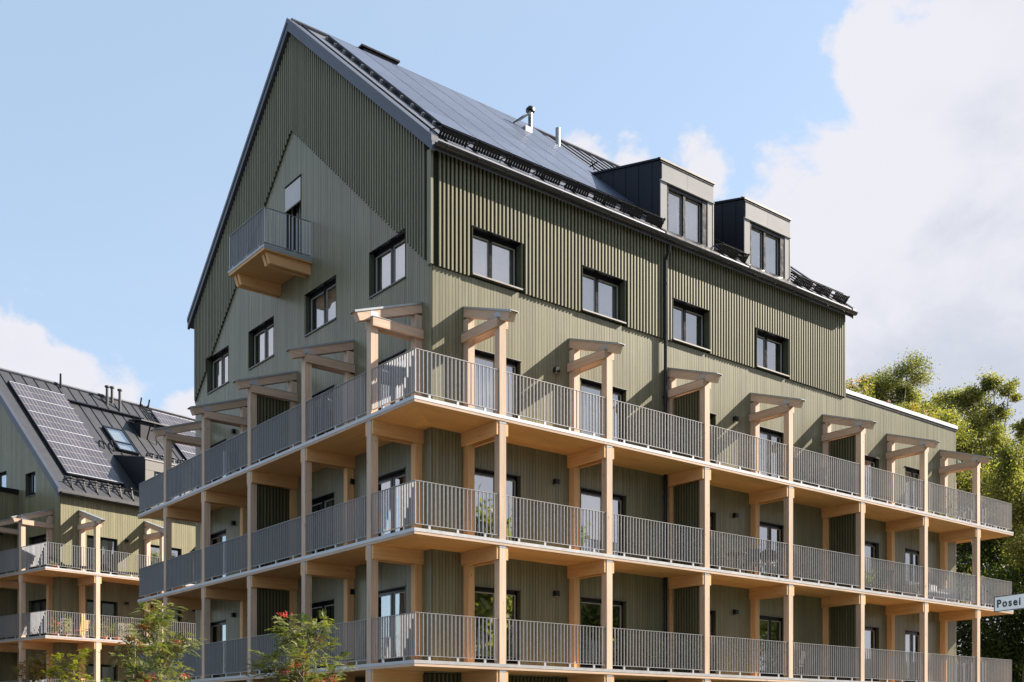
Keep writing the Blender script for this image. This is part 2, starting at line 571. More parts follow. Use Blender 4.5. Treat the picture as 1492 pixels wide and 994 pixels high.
def fhex(mb, T, ua, ub, za0, za1, zb0, zb1, d0, d1, tone=None):
    """strip from ua to ub, with its own bottom and top heights at each edge"""
    return mb.hexa((T(ua, d0, za0), T(ub, d0, zb0), T(ub, d1, zb0), T(ua, d1, za0),
                    T(ua, d0, za1), T(ub, d0, zb1), T(ub, d1, zb1), T(ua, d1, za1)), tone)


def strips(edges, zbot, ztop, holes):
    """columns between edges, cut by rectangular holes -> (ua, ub, za0, za1, zb0, zb1)"""
    out = []
    for ua, ub in zip(edges[:-1], edges[1:]):
        if ub - ua < 1e-4:
            continue
        um = (ua + ub) / 2
        cuts = sorted((h[2], h[3]) for h in holes if h[0] - 1e-4 <= um <= h[1] + 1e-4)
        e = 1e-4
        lo = (zbot(ua + e), zbot(ub - e)); top = (ztop(ua + e), ztop(ub - e))
        for c0, c1 in cuts:
            if c1 <= min(lo):
                continue
            if c0 >= max(top):
                break
            if c0 > max(lo) + 1e-3:
                out.append((ua, ub, lo[0], min(c0, top[0]), lo[1], min(c0, top[1])))
            lo = (max(c1, lo[0]), max(c1, lo[1]))
        if min(top[0] - lo[0], top[1] - lo[1]) > -1e-3 and max(top[0] - lo[0], top[1] - lo[1]) > 1e-3:
            out.append((ua, ub, lo[0], top[0], lo[1], top[1]))
    return out


def edges_for(u0, u1, pitch, holes, extra=(), gap=0.0):
    n = max(1, round((u1 - u0) / pitch))
    e = [u0 + (u1 - u0) * i / n for i in range(n + 1)]
    hs = [x for h in holes for x in (h[0], h[1])] + list(extra)
    for x in hs:
        if u0 < x < u1:
            k = min(range(len(e)), key=lambda i: abs(e[i] - x))
            if abs(e[k] - x) < pitch * 0.45 and 0 < k < len(e) - 1:
                e[k] = x
            else:
                e.append(x)
    return sorted(e)


def boards(name, T, u0, u1, zbot, ztop, holes, parent, pitch=0.1, thick=0.022, gap=0.009, extra=(), mat=None):
    mb = MB()
    es = edges_for(u0, u1, pitch, holes, extra)
    for (ua, ub, a0, a1, b0, b1) in strips(es, zbot, ztop, holes):
        fhex(mb, T, ua + gap / 2, ub - gap / 2, a0, a1, b0, b1, 0.0, thick + random.uniform(-0.002, 0.002), random.random())
    return mb.build(name, mat or M_BOARD, parent, kind='stuff')


def backing(name, T, u0, u1, zbot, ztop, holes, parent, extra=(), thick=0.05, d1=-0.004, mat=None):
    mb = MB()
    es = sorted(set([u0, u1] + [x for x in extra if u0 < x < u1] + [x for h in holes for x in h[:2] if u0 < x < u1]))
    for (ua, ub, a0, a1, b0, b1) in strips(es, zbot, ztop, holes):
        fhex(mb, T, ua, ub, a0, a1, b0, b1, d1 - thick, d1, 0.5)
    return mb.build(name, mat or M_BACK, parent)


def window(T, u0, u1, z0, z1, parent, name='window', curtain=None, split=0.5, front=0.024, rec=0.13, sill=True, lead=True, detail=True, door=False):
    """a framed two-light window set back in the opening, with a room behind"""
    w = part_empty(name, parent, T((u0 + u1) / 2, 0, z0))
    ox, oy, oz = w.location
    Tl = lambda u, d, z: tuple(a - b for a, b in zip(T(u, d, z), (ox, oy, oz)))
    t = 0.018
    rv = MB()
    e = 0.002
    fbox(rv, Tl, u0 + e, u0 + t, -rec, front, z0 + t, z1 - t); rv.build('reveal', M_REVEAL, w)
    rv = MB(); fbox(rv, Tl, u1 - t, u1 - e, -rec, front, z0 + t, z1 - t)
    rv.build('reveal', M_REVEAL, w)
    hd = MB(); fbox(hd, Tl, u0 + e, u1 - e, -rec, front + 0.012, z1 - t, z1 - e)
    hd.build('head_lining', M_FRAME, w)  # black material carries the shade under the top of the opening
    if door and detail:
        hf = MB(); fbox(hf, Tl, u0 - 0.03, u1 + 0.03, 0.0255, 0.062, z1 + 0.004, z1 + 0.018)
        hf.build('head_flashing', M_SILL, w)
    if sill:
        sb = MB(); fbox(sb, Tl, u0 + e, u1 - e, -rec, front + 0.03, z0 + e, z0 + t)
        fbox(sb, Tl, u0 + e, u1 - e, front + 0.024, front + 0.03, z0 - 0.02, z0 + e)
        sb.build('sill', M_SILL, w)
    fw = 0.06
    um = u0 + (u1 - u0) * split
    fr = MB()
    d0, d1 = -rec - 0.07, -rec
    fbox(fr, Tl, u0 + e, u0 + fw, d0, d1, z0 + t, z1 - e); fbox(fr, Tl, u1 - fw, u1 - e, d0, d1, z0 + t, z1 - e)
    fbox(fr, Tl, u0 + fw, u1 - fw, d0, d1, z0 + t, z0 + t + (0.16 if door else fw)); fbox(fr, Tl, u0 + fw, u1 - fw, d0, d1, z1 - 0.10, z1 - e)
    fbox(fr, Tl, um - 0.05, um + 0.05, d0, d1 + 0.006, z0 + t + (0.16 if door else fw), z1 - 0.10)
    fr.build('frame', M_FRAME, w)
    zb = z0 + t + (0.16 if door else fw)
    for (a, b) in ((u0 + fw, um - 0.05), (um + 0.05, u1 - fw)):
        if detail:
            s = MB(); k = 0.022
            fbox(s, Tl, a, a + k, d0 + 0.01, d0 + 0.05, zb, z1 - 0.10); fbox(s, Tl, b - k, b, d0 + 0.01, d0 + 0.05, zb, z1 - 0.10)
            fbox(s, Tl, a + k, b - k, d0 + 0.01, d0 + 0.05, z1 - 0.10 - k, z1 - 0.10); fbox(s, Tl, a + k, b - k, d0 + 0.01, d0 + 0.05, zb, zb + k)
            s.build('sash', M_SASH, w)
            a2, b2, zz0, zz1 = a + k, b - k, zb + k, z1 - 0.10 - k
        else:
            a2, b2, zz0, zz1 = a, b, zb, z1 - 0.10
        g = MB(); fbox(g, Tl, a2, b2, d0 + 0.018, d0 + 0.03, zz0, zz1)
        g.build('pane', M_GLASS, w)
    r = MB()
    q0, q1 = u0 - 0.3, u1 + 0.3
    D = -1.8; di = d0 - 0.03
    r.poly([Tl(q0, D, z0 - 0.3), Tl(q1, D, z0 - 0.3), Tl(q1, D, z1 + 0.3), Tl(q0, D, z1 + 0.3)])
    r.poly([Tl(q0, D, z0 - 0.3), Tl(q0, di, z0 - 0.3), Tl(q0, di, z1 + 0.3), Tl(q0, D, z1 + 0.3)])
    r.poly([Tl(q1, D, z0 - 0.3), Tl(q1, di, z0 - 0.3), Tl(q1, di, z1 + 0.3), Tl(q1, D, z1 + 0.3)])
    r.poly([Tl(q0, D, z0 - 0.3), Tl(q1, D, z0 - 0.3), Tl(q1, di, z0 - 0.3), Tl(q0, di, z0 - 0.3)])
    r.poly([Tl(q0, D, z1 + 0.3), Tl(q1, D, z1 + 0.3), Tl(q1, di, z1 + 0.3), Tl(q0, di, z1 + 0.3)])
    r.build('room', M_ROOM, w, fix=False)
    if curtain:
        for (c0, c1) in curtain:
            c = MB()
            uu0, uu1 = u0 + (u1 - u0) * c0, u0 + (u1 - u0) * c1
            n = max(6, int((uu1 - uu0) / 0.035))
            ph = random.uniform(0, 6)
            pts = [(uu0 + (uu1 - uu0) * i / n, -rec - 0.16 + 0.022 * math.sin(ph + i * 1.15 + 0.5 * math.sin(i * 0.37))) for i in range(n + 1)]
            for (p, q) in zip(pts[:-1], pts[1:]):
                c.poly([Tl(p[0], p[1], z0 + 0.03), Tl(q[0], q[1], z0 + 0.03), Tl(q[0], q[1], z1 - 0.02), Tl(p[0], p[1], z1 - 0.02)])
            c.build('curtain', M_CURTAIN, w, fix=False)
    return w


def wall_lamp(T, u, z, parent):
    l = MB(); fbox(l, lambda a, b, c: T(a, b, c), -0.07, 0.07, 0.024, 0.14, -0.07, 0.07)
    o = l.build('wall_lamp', M_BLACK, parent, T(u, 0, z))
    g = MB(); fbox(g, T, -0.05, 0.05, 0.045, 0.125, -0.076, -0.0705)
    g.build('lens', M_SASH, o)
    return o


BAL_N = {}


def railing(T, u0, u1, zs, d, parent, budget, pitch=0.112, depth=0.040):
    """one bay of flat-bar railing between u0 and u1, its outer face d from the wall"""
    r = part_empty('railing', parent, T((u0 + u1) / 2, d, zs))
    o = r.location.copy()
    Tl = lambda u, dd, z: tuple(a - b for a, b in zip(T(u, dd, z), o))
    zt = zs + 1.09; zb = zs + 0.095
    fbox(MB(), Tl, u0, u1, d - depth - 0.004, d + 0.004, zt - 0.010, zt).build('top_rail', M_GALV, r)
    fbox(MB(), Tl, u0, u1, d - depth - 0.004, d + 0.004, zb, zb + 0.012).build('bottom_rail', M_GALV, r)
    n = max(2, round((u1 - u0) / pitch))
    rest = []
    for i in range(n + 1):
        u = u0 + 0.008 + (u1 - u0 - 0.016) * i / n
        if budget is not None and (id(parent) in BAL_N and BAL_N[id(parent)] < 300) and budget:
            BAL_N[id(parent)] += 1
            a = Tl(u - 0.006, d - depth, zb + 0.012); b = Tl(u + 0.006, d, zt - 0.010)
            lo = tuple(min(p, q) for p, q in zip(a, b)); hi = tuple(max(p, q) for p, q in zip(a, b))
            piece('baluster', hi[0] - lo[0], hi[1] - lo[1], hi[2] - lo[2], M_GALV, r, lo)
        else:
            rest.append((u, zb + 0.012, zt - 0.010, d, T, depth))
    m = max(2, round((u1 - u0) / 0.95))
    for i in range(m):
        u = u0 + (u1 - u0) * (i + 0.5) / m
        a = Tl(u - 0.03, d - 0.035, zs - 0.03); b = Tl(u + 0.03, d + 0.0, zb - 0.0005)
        lo = tuple(min(p, q) for p, q in zip(a, b)); hi = tuple(max(p, q) for p, q in zip(a, b))
        piece('foot', hi[0] - lo[0], hi[1] - lo[1], hi[2] - lo[2], M_FLASH, r, lo)
    return rest


def canopy_frame(T, u, ztop, d, parent, reach=0.40, drop=0.335):
    """upper triangular timber bracket in a plane across the balcony: chord, twin tie, flashings"""
    c = part_empty('canopy_frame', parent, T(u, 0, ztop))
    o = c.location.copy()
    Tl = lambda a, b, z: tuple(p - q for p, q in zip(T(a, b, z), o))
    h = 0.25; w = 0.10
    Ld = d + reach
    zo = ztop - drop * Ld
    mat = M_CHORD_Y if T is SIDE else M_CHORD_X
    cut = 0.10
    m = MB()
    m.hexa((Tl(u - w, 0.026, ztop - h), Tl(u + w, 0.026, ztop - h), Tl(u + w, Ld - cut, zo - h + drop * cut), Tl(u - w, Ld - cut, zo - h + drop * cut),
            Tl(u - w, 0.026, ztop), Tl(u + w, 0.026, ztop), Tl(u + w, Ld, zo), Tl(u - w, Ld, zo)), 0.5)
    m.build('rafter', mat, c)
    f = MB(); e = 0.016; k = 0.022
    f.hexa((Tl(u - w - k, 0.03, ztop + 0.003), Tl(u + w + k, 0.03, ztop + 0.003), Tl(u + w + k, Ld + 0.05, zo + 0.003 - drop * 0.05), Tl(u - w - k, Ld + 0.05, zo + 0.003 - drop * 0.05),
            Tl(u - w - k, 0.03, ztop + e), Tl(u + w + k, 0.03, ztop + e), Tl(u + w + k, Ld + 0.05, zo + e - drop * 0.05), Tl(u - w - k, Ld + 0.05, zo + e - drop * 0.05)), 0.5)
    for s in (-1, 1):
        a, b = (u + s * (w + 0.006), u + s * (w + k))
        if a > b:
            a, b = b, a
        f.hexa((Tl(a, 0.03, ztop - 0.035), Tl(b, 0.03, ztop - 0.035), Tl(b, Ld + 0.04, zo - 0.035 - drop * 0.04), Tl(a, Ld + 0.04, zo - 0.035 - drop * 0.04),
                Tl(a, 0.03, ztop + 0.003), Tl(b, 0.03, ztop + 0.003), Tl(b, Ld + 0.04, zo + 0.003 - drop * 0.04), Tl(a, Ld + 0.04, zo + 0.003 - drop * 0.04)), 0.5)
    f.build('flashing', M_GLASSROOF, c)
    zt = ztop - 0.70
    for s in (-1, 1):
        a, b = sorted((u + s * (w + 0.004), u + s * (w + 0.078)))
        fbox(MB(), Tl, a, b, 0.03, d - 0.02, zt - 0.215, zt, 0.5).build('tie_beam', mat, c)
        fbox(MB(), Tl, a - 0.008, b + 0.008, 0.03, d + 0.0, zt + 0.002, zt + 0.014, 0.5).build('flashing', M_GLASSROOF, c)
    # outer bracket plate
    p = MB(); fbox(p, Tl, u - w - 0.003, u + w + 0.003, d - 0.215, d + 0.006, zt - 0.03, zt + 0.16, 0.5)
    p.build('bracket', M_FLASH, c)
    return zt


def partition(T, u, z0, z1, d, parent):
    s = MB()
    fbox(s, T, u - 0.012, u + 0.012, 0.225, d - 0.215, z0, z1, 0.5)
    o = s.build('partition_screen', M_BACK, parent)
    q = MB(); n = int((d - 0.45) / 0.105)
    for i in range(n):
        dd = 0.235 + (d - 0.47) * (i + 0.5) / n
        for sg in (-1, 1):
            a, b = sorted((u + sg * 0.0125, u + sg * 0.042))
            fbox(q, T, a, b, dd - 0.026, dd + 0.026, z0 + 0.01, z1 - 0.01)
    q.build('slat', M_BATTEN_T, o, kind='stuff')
    return o


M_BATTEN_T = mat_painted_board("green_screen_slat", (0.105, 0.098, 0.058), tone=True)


def timber_gallery(house, k_levels, d, L, W, posts_s, posts_g, parts_s, parts_g, canopy_top, ends=True, ws=0.20, Lr=None, Wr=None, first_full=True):
    """posts, beams, slabs, railings round the two visible sides (and the far ends)"""
    BAL_N[id(house)] = 0
    h = ws / 2
    rest = []
    for k in k_levels:
        zb, zt = 3 * k + 0.04, 3 * k + 0.165
        zf0, zf1 = 3 * k + 0.108, 3 * k + 0.185
        for nm, poly, mat in (('balcony_slab', [(-d, -d), (L + d, -d), (L, 0), (0, 0)], M_SLAB_X),
                              ('balcony_slab', [(-d, -d), (0, 0), (0, W), (-d, W + d)], M_SLAB_Y),
                              ('balcony_slab', [(L, 0), (L + d, -d), (L + d, W + d), (L, W)], M_SLAB_Y)):
            g = 0.002
            sl = MB().prism(poly, zb, zt).build(nm, mat, house)
        f = MB()
        f.box(-d - 0.014, L + d + 0.014, -d - 0.014, -d - 0.002, zf0, zf1); f.box(-d - 0.014, -d - 0.002, -d - 0.0015, W + d, zf0, zf1)
        f.box(L + d + 0.002, L + d + 0.014, -d - 0.0015, W + d, zf0, zf1)
        f.box(-d - 0.002, L + d + 0.002, -d - 0.002, -d + 0.05, zf1 - 0.006, zf1); f.box(-d - 0.002, -d + 0.05, -d + 0.0505, W + d, zf1 - 0.006, zf1)
        f.build('edge_flashing', M_FLASH, house)
        eb_ = MB(); eb_.box(-d - 0.008, L + d + 0.008, -d - 0.008, -d - 0.001, zb + 0.004, zf0 - 0.002)
        eb_.build('edge_board', M_CHORD_X, house)
        eb_ = MB(); eb_.box(-d - 0.008, -d - 0.001, -d - 0.0005, W + d, zb + 0.004, zf0 - 0.002); eb_.build('edge_board', M_CHORD_Y, house)
        eb_ = MB(); eb_.box(L + d + 0.001, L + d + 0.008, -d - 0.0005, W + d, zb + 0.004, zf0 - 0.002)
        eb_.build('edge_board', M_CHORD_Y, house)
    for T, posts, plist, other in ((SIDE, posts_s, parts_s, L), (GABLE, posts_g, parts_g, W)):
        bm = M_BEAM_Y if T is SIDE else M_BEAM_X
        for k in [min(k_levels) - 1] + list(k_levels):
            z0 = 3 * k + 0.185 if k >= 1 else 0.0
            last = (k == max(k_levels))
            for i, u in enumerate(posts):
                zs = 3 * (k + 1) + 0.04
                if not last:
                    a = T(u - h, d - 0.006, z0); b = T(u + h, d - 0.006 - ws, zs - 0.002)
                    lo = tuple(min(p, q) for p, q in zip(a, b)); hi = tuple(max(p, q) for p, q in zip(a, b))
                    piece('post', hi[0] - lo[0], hi[1] - lo[1], hi[2] - lo[2], M_POST, house, lo)
                    a = T(u - h, 0.024, z0); b = T(u + h, 0.024 + ws, zs - 0.002)
                    lo = tuple(min(p, q) for p, q in zip(a, b)); hi = tuple(max(p, q) for p, q in zip(a, b))
                    piece('inner_post', hi[0] - lo[0], hi[1] - lo[1], hi[2] - lo[2], M_IPOST, house, lo)
                    for s in (-1, 1):
                        a0, b0 = sorted((u + s * (h + 0.003), u + s * (h + 0.075)))
                        a = T(a0, 0.025, zs - 0.335); b = T(b0, d - 0.02, zs - 0.002)
                        lo = tuple(min(p, q) for p, q in zip(a, b)); hi = tuple(max(p, q) for p, q in zip(a, b))
                        piece('beam', hi[0] - lo[0], hi[1] - lo[1], hi[2] - lo[2], bm, house, lo)
                    a = T(u - h - 0.004, d - 0.002, zs - 0.05); b = T(u + h + 0.004, d - 0.01 - ws, zs - 0.004)
                    lo = tuple(min(p, q) for p, q in zip(a, b)); hi = tuple(max(p, q) for p, q in zip(a, b))
                    piece('post_plate', hi[0] - lo[0], hi[1] - lo[1], hi[2] - lo[2], M_GALV, house, lo)
                    if i in plist:
                        partition(T, u, z0, zs - 0.34, d, house)
                else:
                    zt = canopy_frame(T, u, canopy_top, d, house)
                    a = T(u - h, d - 0.006, z0); b = T(u + h, d - 0.006 - ws, zt - 0.035)
                    lo = tuple(min(p, q) for p, q in zip(a, b)); hi = tuple(max(p, q) for p, q in zip(a, b))
                    piece('post', hi[0] - lo[0], hi[1] - lo[1], hi[2] - lo[2], M_POST, house, lo)
                    a = T(u - h, 0.024, z0); b = T(u + h, 0.024 + ws, canopy_top - 0.335 * (0.024 + ws) - 0.25)
                    lo = tuple(min(p, q) for p, q in zip(a, b)); hi = tuple(max(p, q) for p, q in zip(a, b))
                    piece('post', hi[0] - lo[0], hi[1] - lo[1], hi[2] - lo[2], M_POST, house, lo)
                    if i in plist:
                        partition(T, u, z0, zt - 0.22, d, house)
    # nearest bays get single balusters
    bays = []
    for k in k_levels:
        zs = 3 * k + 0.185
        for T, posts, other in ((SIDE, posts_s, L), (GABLE, posts_g, W)):
            us = [-d + 0.035] + list(posts) + [other + d - 0.035]
            for i in range(len(us) - 1):
                a = us[i] + (h + 0.012 if i > 0 else 0)
                b = us[i + 1] - (h + 0.012 if i < len(us) - 2 else 0)
                bays.append((T, a, b, zs))
    cpos = Vector((CX, CY, CZ)) - house.location
    bays.sort(key=lambda q: (Vector(q[0]((q[1] + q[2]) / 2, d, q[3])) - cpos).length)
    for T, a, b, zs in bays:
        rest += railing(T, a, b, zs, d - 0.03, house, True)
    # far end rails
    if ends:
        for k in k_levels:
            zs = 3 * k + 0.185
            TE = lambda u, dd, z: (L + dd, u, z)
            rest += railing(TE, -d + 0.05, W * 0.5, zs, d - 0.03, house, False)
            for uy in (0.9, 4.6):
                piece('post', ws, ws, 2.85 if k < max(k_levels) else 2.3, M_POST, house, (L + d - 0.21, uy - h, 3 * k + 0.185))
                if k > 0:
                    piece('beam', d - 0.05, 0.14, 0.33, M_BEAM_X, house, (L + 0.03, uy - 0.07, 3 * k + 0.04 - 0.335))
    if rest:
        mb = MB()
        for (u, a, b, dd, T, dep) in rest:
            fbox(mb, T, u - 0.006, u + 0.006, dd - dep, dd, a, b, 0.5)
        mb.build('baluster', M_GALV, house, kind='stuff')


def standing_seams(x0, x1, pitch, zf, y0, y1, parent, mat, holes=()):
    mb = MB()
    n = int((x1 - x0) / pitch)
    for i in range(n + 1):
        x = x0 + i * pitch
        spans = [(y0, y1)]
        for (hx0, hx1, hy0, hy1) in holes:
            if hx0 - 0.02 < x < hx1 + 0.02:
                ns = []
                for a, b in spans:
                    if hy0 > a:
                        ns.append((a, min(b, hy0)))
                    if hy1 < b:
                        ns.append((max(a, hy1), b))
                spans = [s for s in ns if s[1] - s[0] > 0.05]
        for a, b in spans:
            mb.bar((x, a, zf(a) + 0.018), (x, b, zf(b) + 0.018), 0.028, 0.036)
    return mb.build('standing_seams', mat, parent, kind='stuff')


# ================================================================== ground
gm = MB().poly([(-900, -900, 0), (900, -900, 0), (900, 900, 0), (-900, 900, 0)]).build('ground', M_PAVE)
gm['kind'] = 'structure'
m_l, t_l, p_l, o_l = new_mat("lawn_grass")
g_ = grain_fac(t_l, (3, 3, 3), 6, 0.6, rand=False)
t_l.links.new(vary(t_l, (0.06, 0.09, 0.03), [(g_, 0.5)]), p_l.inputs['Base Color']); p_l.inputs['Roughness'].default_value = 0.9
lw_ = MB().poly([(-6, -12, 0.004), (60, -12, 0.004), (60, -4.5, 0.004), (-6, -4.5, 0.004)]).build('lawn', m_l)
lw_['kind'] = 'structure'

# ================================================================== the main building
D = 1.507
L1, LU, W1 = 24.45, 17.18, 14.6
RIDGE_Y = W1 / 2
RS = 0.883
ROOF0 = 16.05 + RS * 0.25


def roof_top(y):
    return ROOF0 + RS * min(y, W1 - y)


def roof_under(y):
    return roof_top(y) - 0.33


main = thing('apartment_building', 'large dark green timber apartment block with steep gable and wooden wraparound balconies, in the centre', 'building')
HZ0, HZ1 = 13.10, 14.32
win_s = [(1.17, 2.80), (4.91, 6.57), (8.51, 10.15), (12.36, 14.0)]
win_g = [(1.146, 2.92), (4.68, 6.54), (8.53, 10.32), (11.83, 13.57)]
door_s = [(1.20, 2.80), (4.92, 6.67), (8.9, 10.5), (12.5, 13.9), (17.5, 19.25), (20.92, 22.15)]
door_g = [(1.146, 2.85), (4.80, 6.50), (8.55, 10.25), (12.03, 13.63)]
holes_s = [(a, b, HZ0, HZ1) for a, b in win_s]
holes_g = [(a, b, HZ0, HZ1) for a, b in win_g]
for k in (1, 2, 3):
    holes_s += [(a, b, 3 * k + 0.30, 3 * k + 2.23) for a, b in door_s]
    holes_g += [(a, b, 3 * k + 0.30, 3 * k + 2.25) for a, b in door_g]
holes_g.append((6.75, 7.75, 15.50, 17.93))
PAR = 13.22
ztop_s = lambda u: (roof_under(0.0) if u < LU else PAR)
ztop_g = lambda u: roof_under(u)
zrib_g = lambda u: HZ0 - 0.07 + RS * min(u, W1 - u)
zrib_s = lambda u: (HZ0 - 0.07 if u < LU else PAR)

backing('side_wall', SIDE, 0.0, L1, lambda u: 0.0, ztop_s, holes_s, main, extra=(LU,))
backing('gable_wall', GABLE, 0.005, W1, lambda u: 0.0, ztop_g, holes_g, main, extra=(RIDGE_Y,))
# rear and end walls
bw = MB()
bw.box(0.05, L1, W1 - 0.06, W1, 0, 13.2); bw.box(0.05, LU, W1 - 0.06, W1, 13.2, roof_under(W1) - 0.02)
bw.build('rear_wall', M_BOARD, main)
ew = MB(); ew.box(L1 - 0.06, L1 - 0.002, 0.0, W1 - 0.065, 0, PAR - 0.01)
ew.build('end_wall', M_BOARD, main)
TEND = lambda u, d, z: (L1 + d, u, z)
boards('end_cladding', TEND, 0.0, W1, lambda u: 0.2, lambda u: PAR, [], main)
eg = MB()
eg.hexa(((LU - 0.05, 0.06, 13.0), (LU, 0.06, 13.0), (LU, RIDGE_Y, 13.0), (LU - 0.05, RIDGE_Y, 13.0),
         (LU - 0.05, 0.06, roof_under(0.06)), (LU, 0.06, roof_under(0.06)), (LU, RIDGE_Y, roof_under(RIDGE_Y)), (LU - 0.05, RIDGE_Y, roof_under(RIDGE_Y))))
eg.hexa(((LU - 0.05, RIDGE_Y, 13.0), (LU, RIDGE_Y, 13.0), (LU, W1 - .06, 13.0), (LU - 0.05, W1 - .06, 13.0),
         (LU - 0.05, RIDGE_Y, roof_under(RIDGE_Y)), (LU, RIDGE_Y, roof_under(RIDGE_Y)), (LU, W1 - .06, roof_under(W1 - .06)), (LU - 0.05, W1 - .06, roof_under(W1 - .06))))
eg.build('end_gable', M_BOARD, main)
# smooth vertical boarding below the battens
boards('side_cladding', SIDE, 0.0, L1, lambda u: 3.0, zrib_s, holes_s, main, extra=(LU,))
boards('gable_cladding', GABLE, 0.0, W1, lambda u: 3.0, zrib_g, holes_g, main, extra=(RIDGE_Y,))
cb = MB().box(-0.026, -0.0235, -0.026, 0.09, 3.0, 13.03); cb.box(-0.095, -0.0235, -0.095, 0.075, 13.032, 15.85)
cb.build('corner_board', M_BATTEN, main)
backing('rib_backing', SIDE, 0.02, LU, lambda u: HZ0 - 0.07, lambda u: roof_under(0) - 0.01, [(a, b, 13.0, HZ1) for a, b in win_s], main, thick=0.018, d1=0.042, mat=M_RIBBACK)
backing('rib_backing', GABLE, 0.08, W1, zrib_g, lambda u: roof_under(u) - 0.02, [h for h in holes_g if h[2] > 13], main, extra=(RIDGE_Y,), thick=0.018, d1=0.042, mat=M_RIBBACK)
# battens, one object each
BW, BDP, BD0 = 0.048, 0.090, 0.043


def batten_row(T, u0, u1, pitch, zb, zt, holes):
    n = round((u1 - u0) / pitch)
    for i in range(n):
        u = u0 + (u1 - u0) * (i + 0.5) / n
        a0, a1 = zb(u), zt(u)
        segs = [(a0, a1)]
        for h in holes:
            if h[0] - 0.03 < u < h[1] + 0.03:
                ns = []
                for (p, q) in segs:
                    if h[2] > p:
                        ns.append((p, min(q, h[2])))
                    if h[3] < q:
                        ns.append((max(p, h[3]), q))
                    if h[3] <= p or h[2] >= q:
                        pass
                segs = [s for s in ns if s[1] - s[0] > 0.12]
        for p, q in segs:
            if q - p < 0.05:
                continue
            a = T(u - BW / 2, BD0, p); b = T(u + BW / 2, BDP, q)
            lo = tuple(min(x, y) for x, y in zip(a, b)); hi = tuple(max(x, y) for x, y in zip(a, b))
            piece('batten', hi[0] - lo[0], hi[1] - lo[1], hi[2] - lo[2], M_BATTEN, main, lo)


batten_row(SIDE, 0.13, LU - 0.02, 0.125, lambda u: HZ0 - 0.07, lambda u: roof_under(0) - 0.01, [(a, b, 13.0, HZ1) for a, b in win_s])
batten_row(GABLE, 0.19, W1 - 0.02, 0.125, zrib_g, lambda u: roof_under(u) - 0.03, [h for h in holes_g if h[2] > 13])
# ground floor battens (only their tops show)
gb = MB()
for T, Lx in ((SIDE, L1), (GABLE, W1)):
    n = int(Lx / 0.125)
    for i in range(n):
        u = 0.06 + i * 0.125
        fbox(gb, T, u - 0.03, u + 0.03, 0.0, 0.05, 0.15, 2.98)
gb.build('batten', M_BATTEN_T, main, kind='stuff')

# windows and doors
full = [(0.02, 0.98)]
for i, (a, b) in enumerate(win_s):
    window(SIDE, a, b, HZ0, HZ1, main, curtain=[[(0.03, 0.97)], [(0.03, 0.97)], None, [(0.05, 0.2)]][i], split=0.46, front=0.095)
for i, (a, b) in enumerate(win_g):
    window(GABLE, a, b, HZ0, HZ1, main, curtain=[[(0.03, 0.97)], [(0.05, 0.95)], [(0.4, 0.97)], [(0.05, 0.95)]][i], split=0.5, front=0.03)
for k in (1, 2, 3):
    for i, (a, b) in enumerate(door_s):
        cur = None
        if k == 3 and i < 3:
            cur = full
        elif (i + k) % 3 == 0:
            cur = [(0.02, 0.55)]
        window(SIDE, a, b, 3 * k + 0.30, 3 * k + 2.23, main, name='balcony_door', curtain=cur, split=0.56, sill=True, rec=0.10, door=True)
    for i, (a, b) in enumerate(door_g):
        window(GABLE, a, b, 3 * k + 0.30, 3 * k + 2.25, main, name='balcony_door', curtain=[(0.35, 0.75)] if (i + k) % 2 else None, split=0.5, rec=0.10, door=True)
    for u in (3.99, 11.36, 19.86):
        wall_lamp(SIDE, u, 3 * k + 2.25, main)
    for u in (3.74, 11.35):
        wall_lamp(GABLE, u, 3 * k + 2.35, main)
# gable door with screen, and the small high balcony
window(GABLE, 6.75, 7.75, 15.50, 17.93, main, name='balcony_door', curtain=full, split=0.5, rec=0.12, front=0.03, door=True)
sb = MB().box(-0.045, -0.020, 6.77, 7.73, 17.22, 17.88); sb.box(-0.055, -0.015, 6.77, 7.73, 17.19, 17.22)
sb.build('screen_blind', M_SCREEN, main)
hb = part_empty('small_balcony', main, (0, 0, 0))
BY0, BY1, BX = 6.07, 8.45, 1.53
MB().box(-BX, -0.026, BY0, BY1, 15.10, 15.22).build('deck', M_SLAB_X, hb)
fl = MB(); fl.box(-BX - 0.008, -0.03, BY0 - 0.012, BY0 - 0.002, 15.13, 15.26); fl.box(-BX - 0.014, -BX - 0.002, BY0 - 0.0015, BY1 + 0.012, 15.18, 15.26)
fl.box(-BX, -0.03, BY0, BY1, 15.2205, 15.235)
fl.build('edge_flashing', M_GLASSROOF, hb)
for (yy, sgn) in ((BY0 + 0.10, 1), (BY1 - 0.42, 1)):
    for j in range(2):
        y = yy + j * 0.20
        MB().hexa(((-BX + 0.22, y, 14.80), (-0.025, y, 14.80), (-0.025, y + 0.12, 14.80), (-BX + 0.22, y + 0.12, 14.80),
                   (-BX + 0.12, y, 15.098), (-0.025, y, 15.098), (-0.025, y + 0.12, 15.098), (-BX + 0.12, y + 0.12, 15.098))).build('bracket_beam', M_BEAM_X, hb)
zt_, zb_ = 16.30, 15.30
r = MB(); r.box(-BX - 0.002, -0.05, BY0, BY0 + 0.044, zt_ - 0.01, zt_); r.box(-BX - 0.002, -BX + 0.042, BY0 + 0.0445, BY1, zt_ - 0.01, zt_); r.box(-BX + 0.043, -0.05, BY1 - 0.044, BY1, zt_ - 0.01, zt_)
r.build('top_rail', M_GALV, hb)
r = MB(); r.box(-BX - 0.002, -0.05, BY0, BY0 + 0.044, zb_, zb_ + 0.012); r.box(-BX - 0.002, -BX + 0.042, BY0 + 0.0445, BY1, zb_, zb_ + 0.012); r.box(-BX + 0.043, -0.05, BY1 - 0.044, BY1, zb_, zb_ + 0.012)
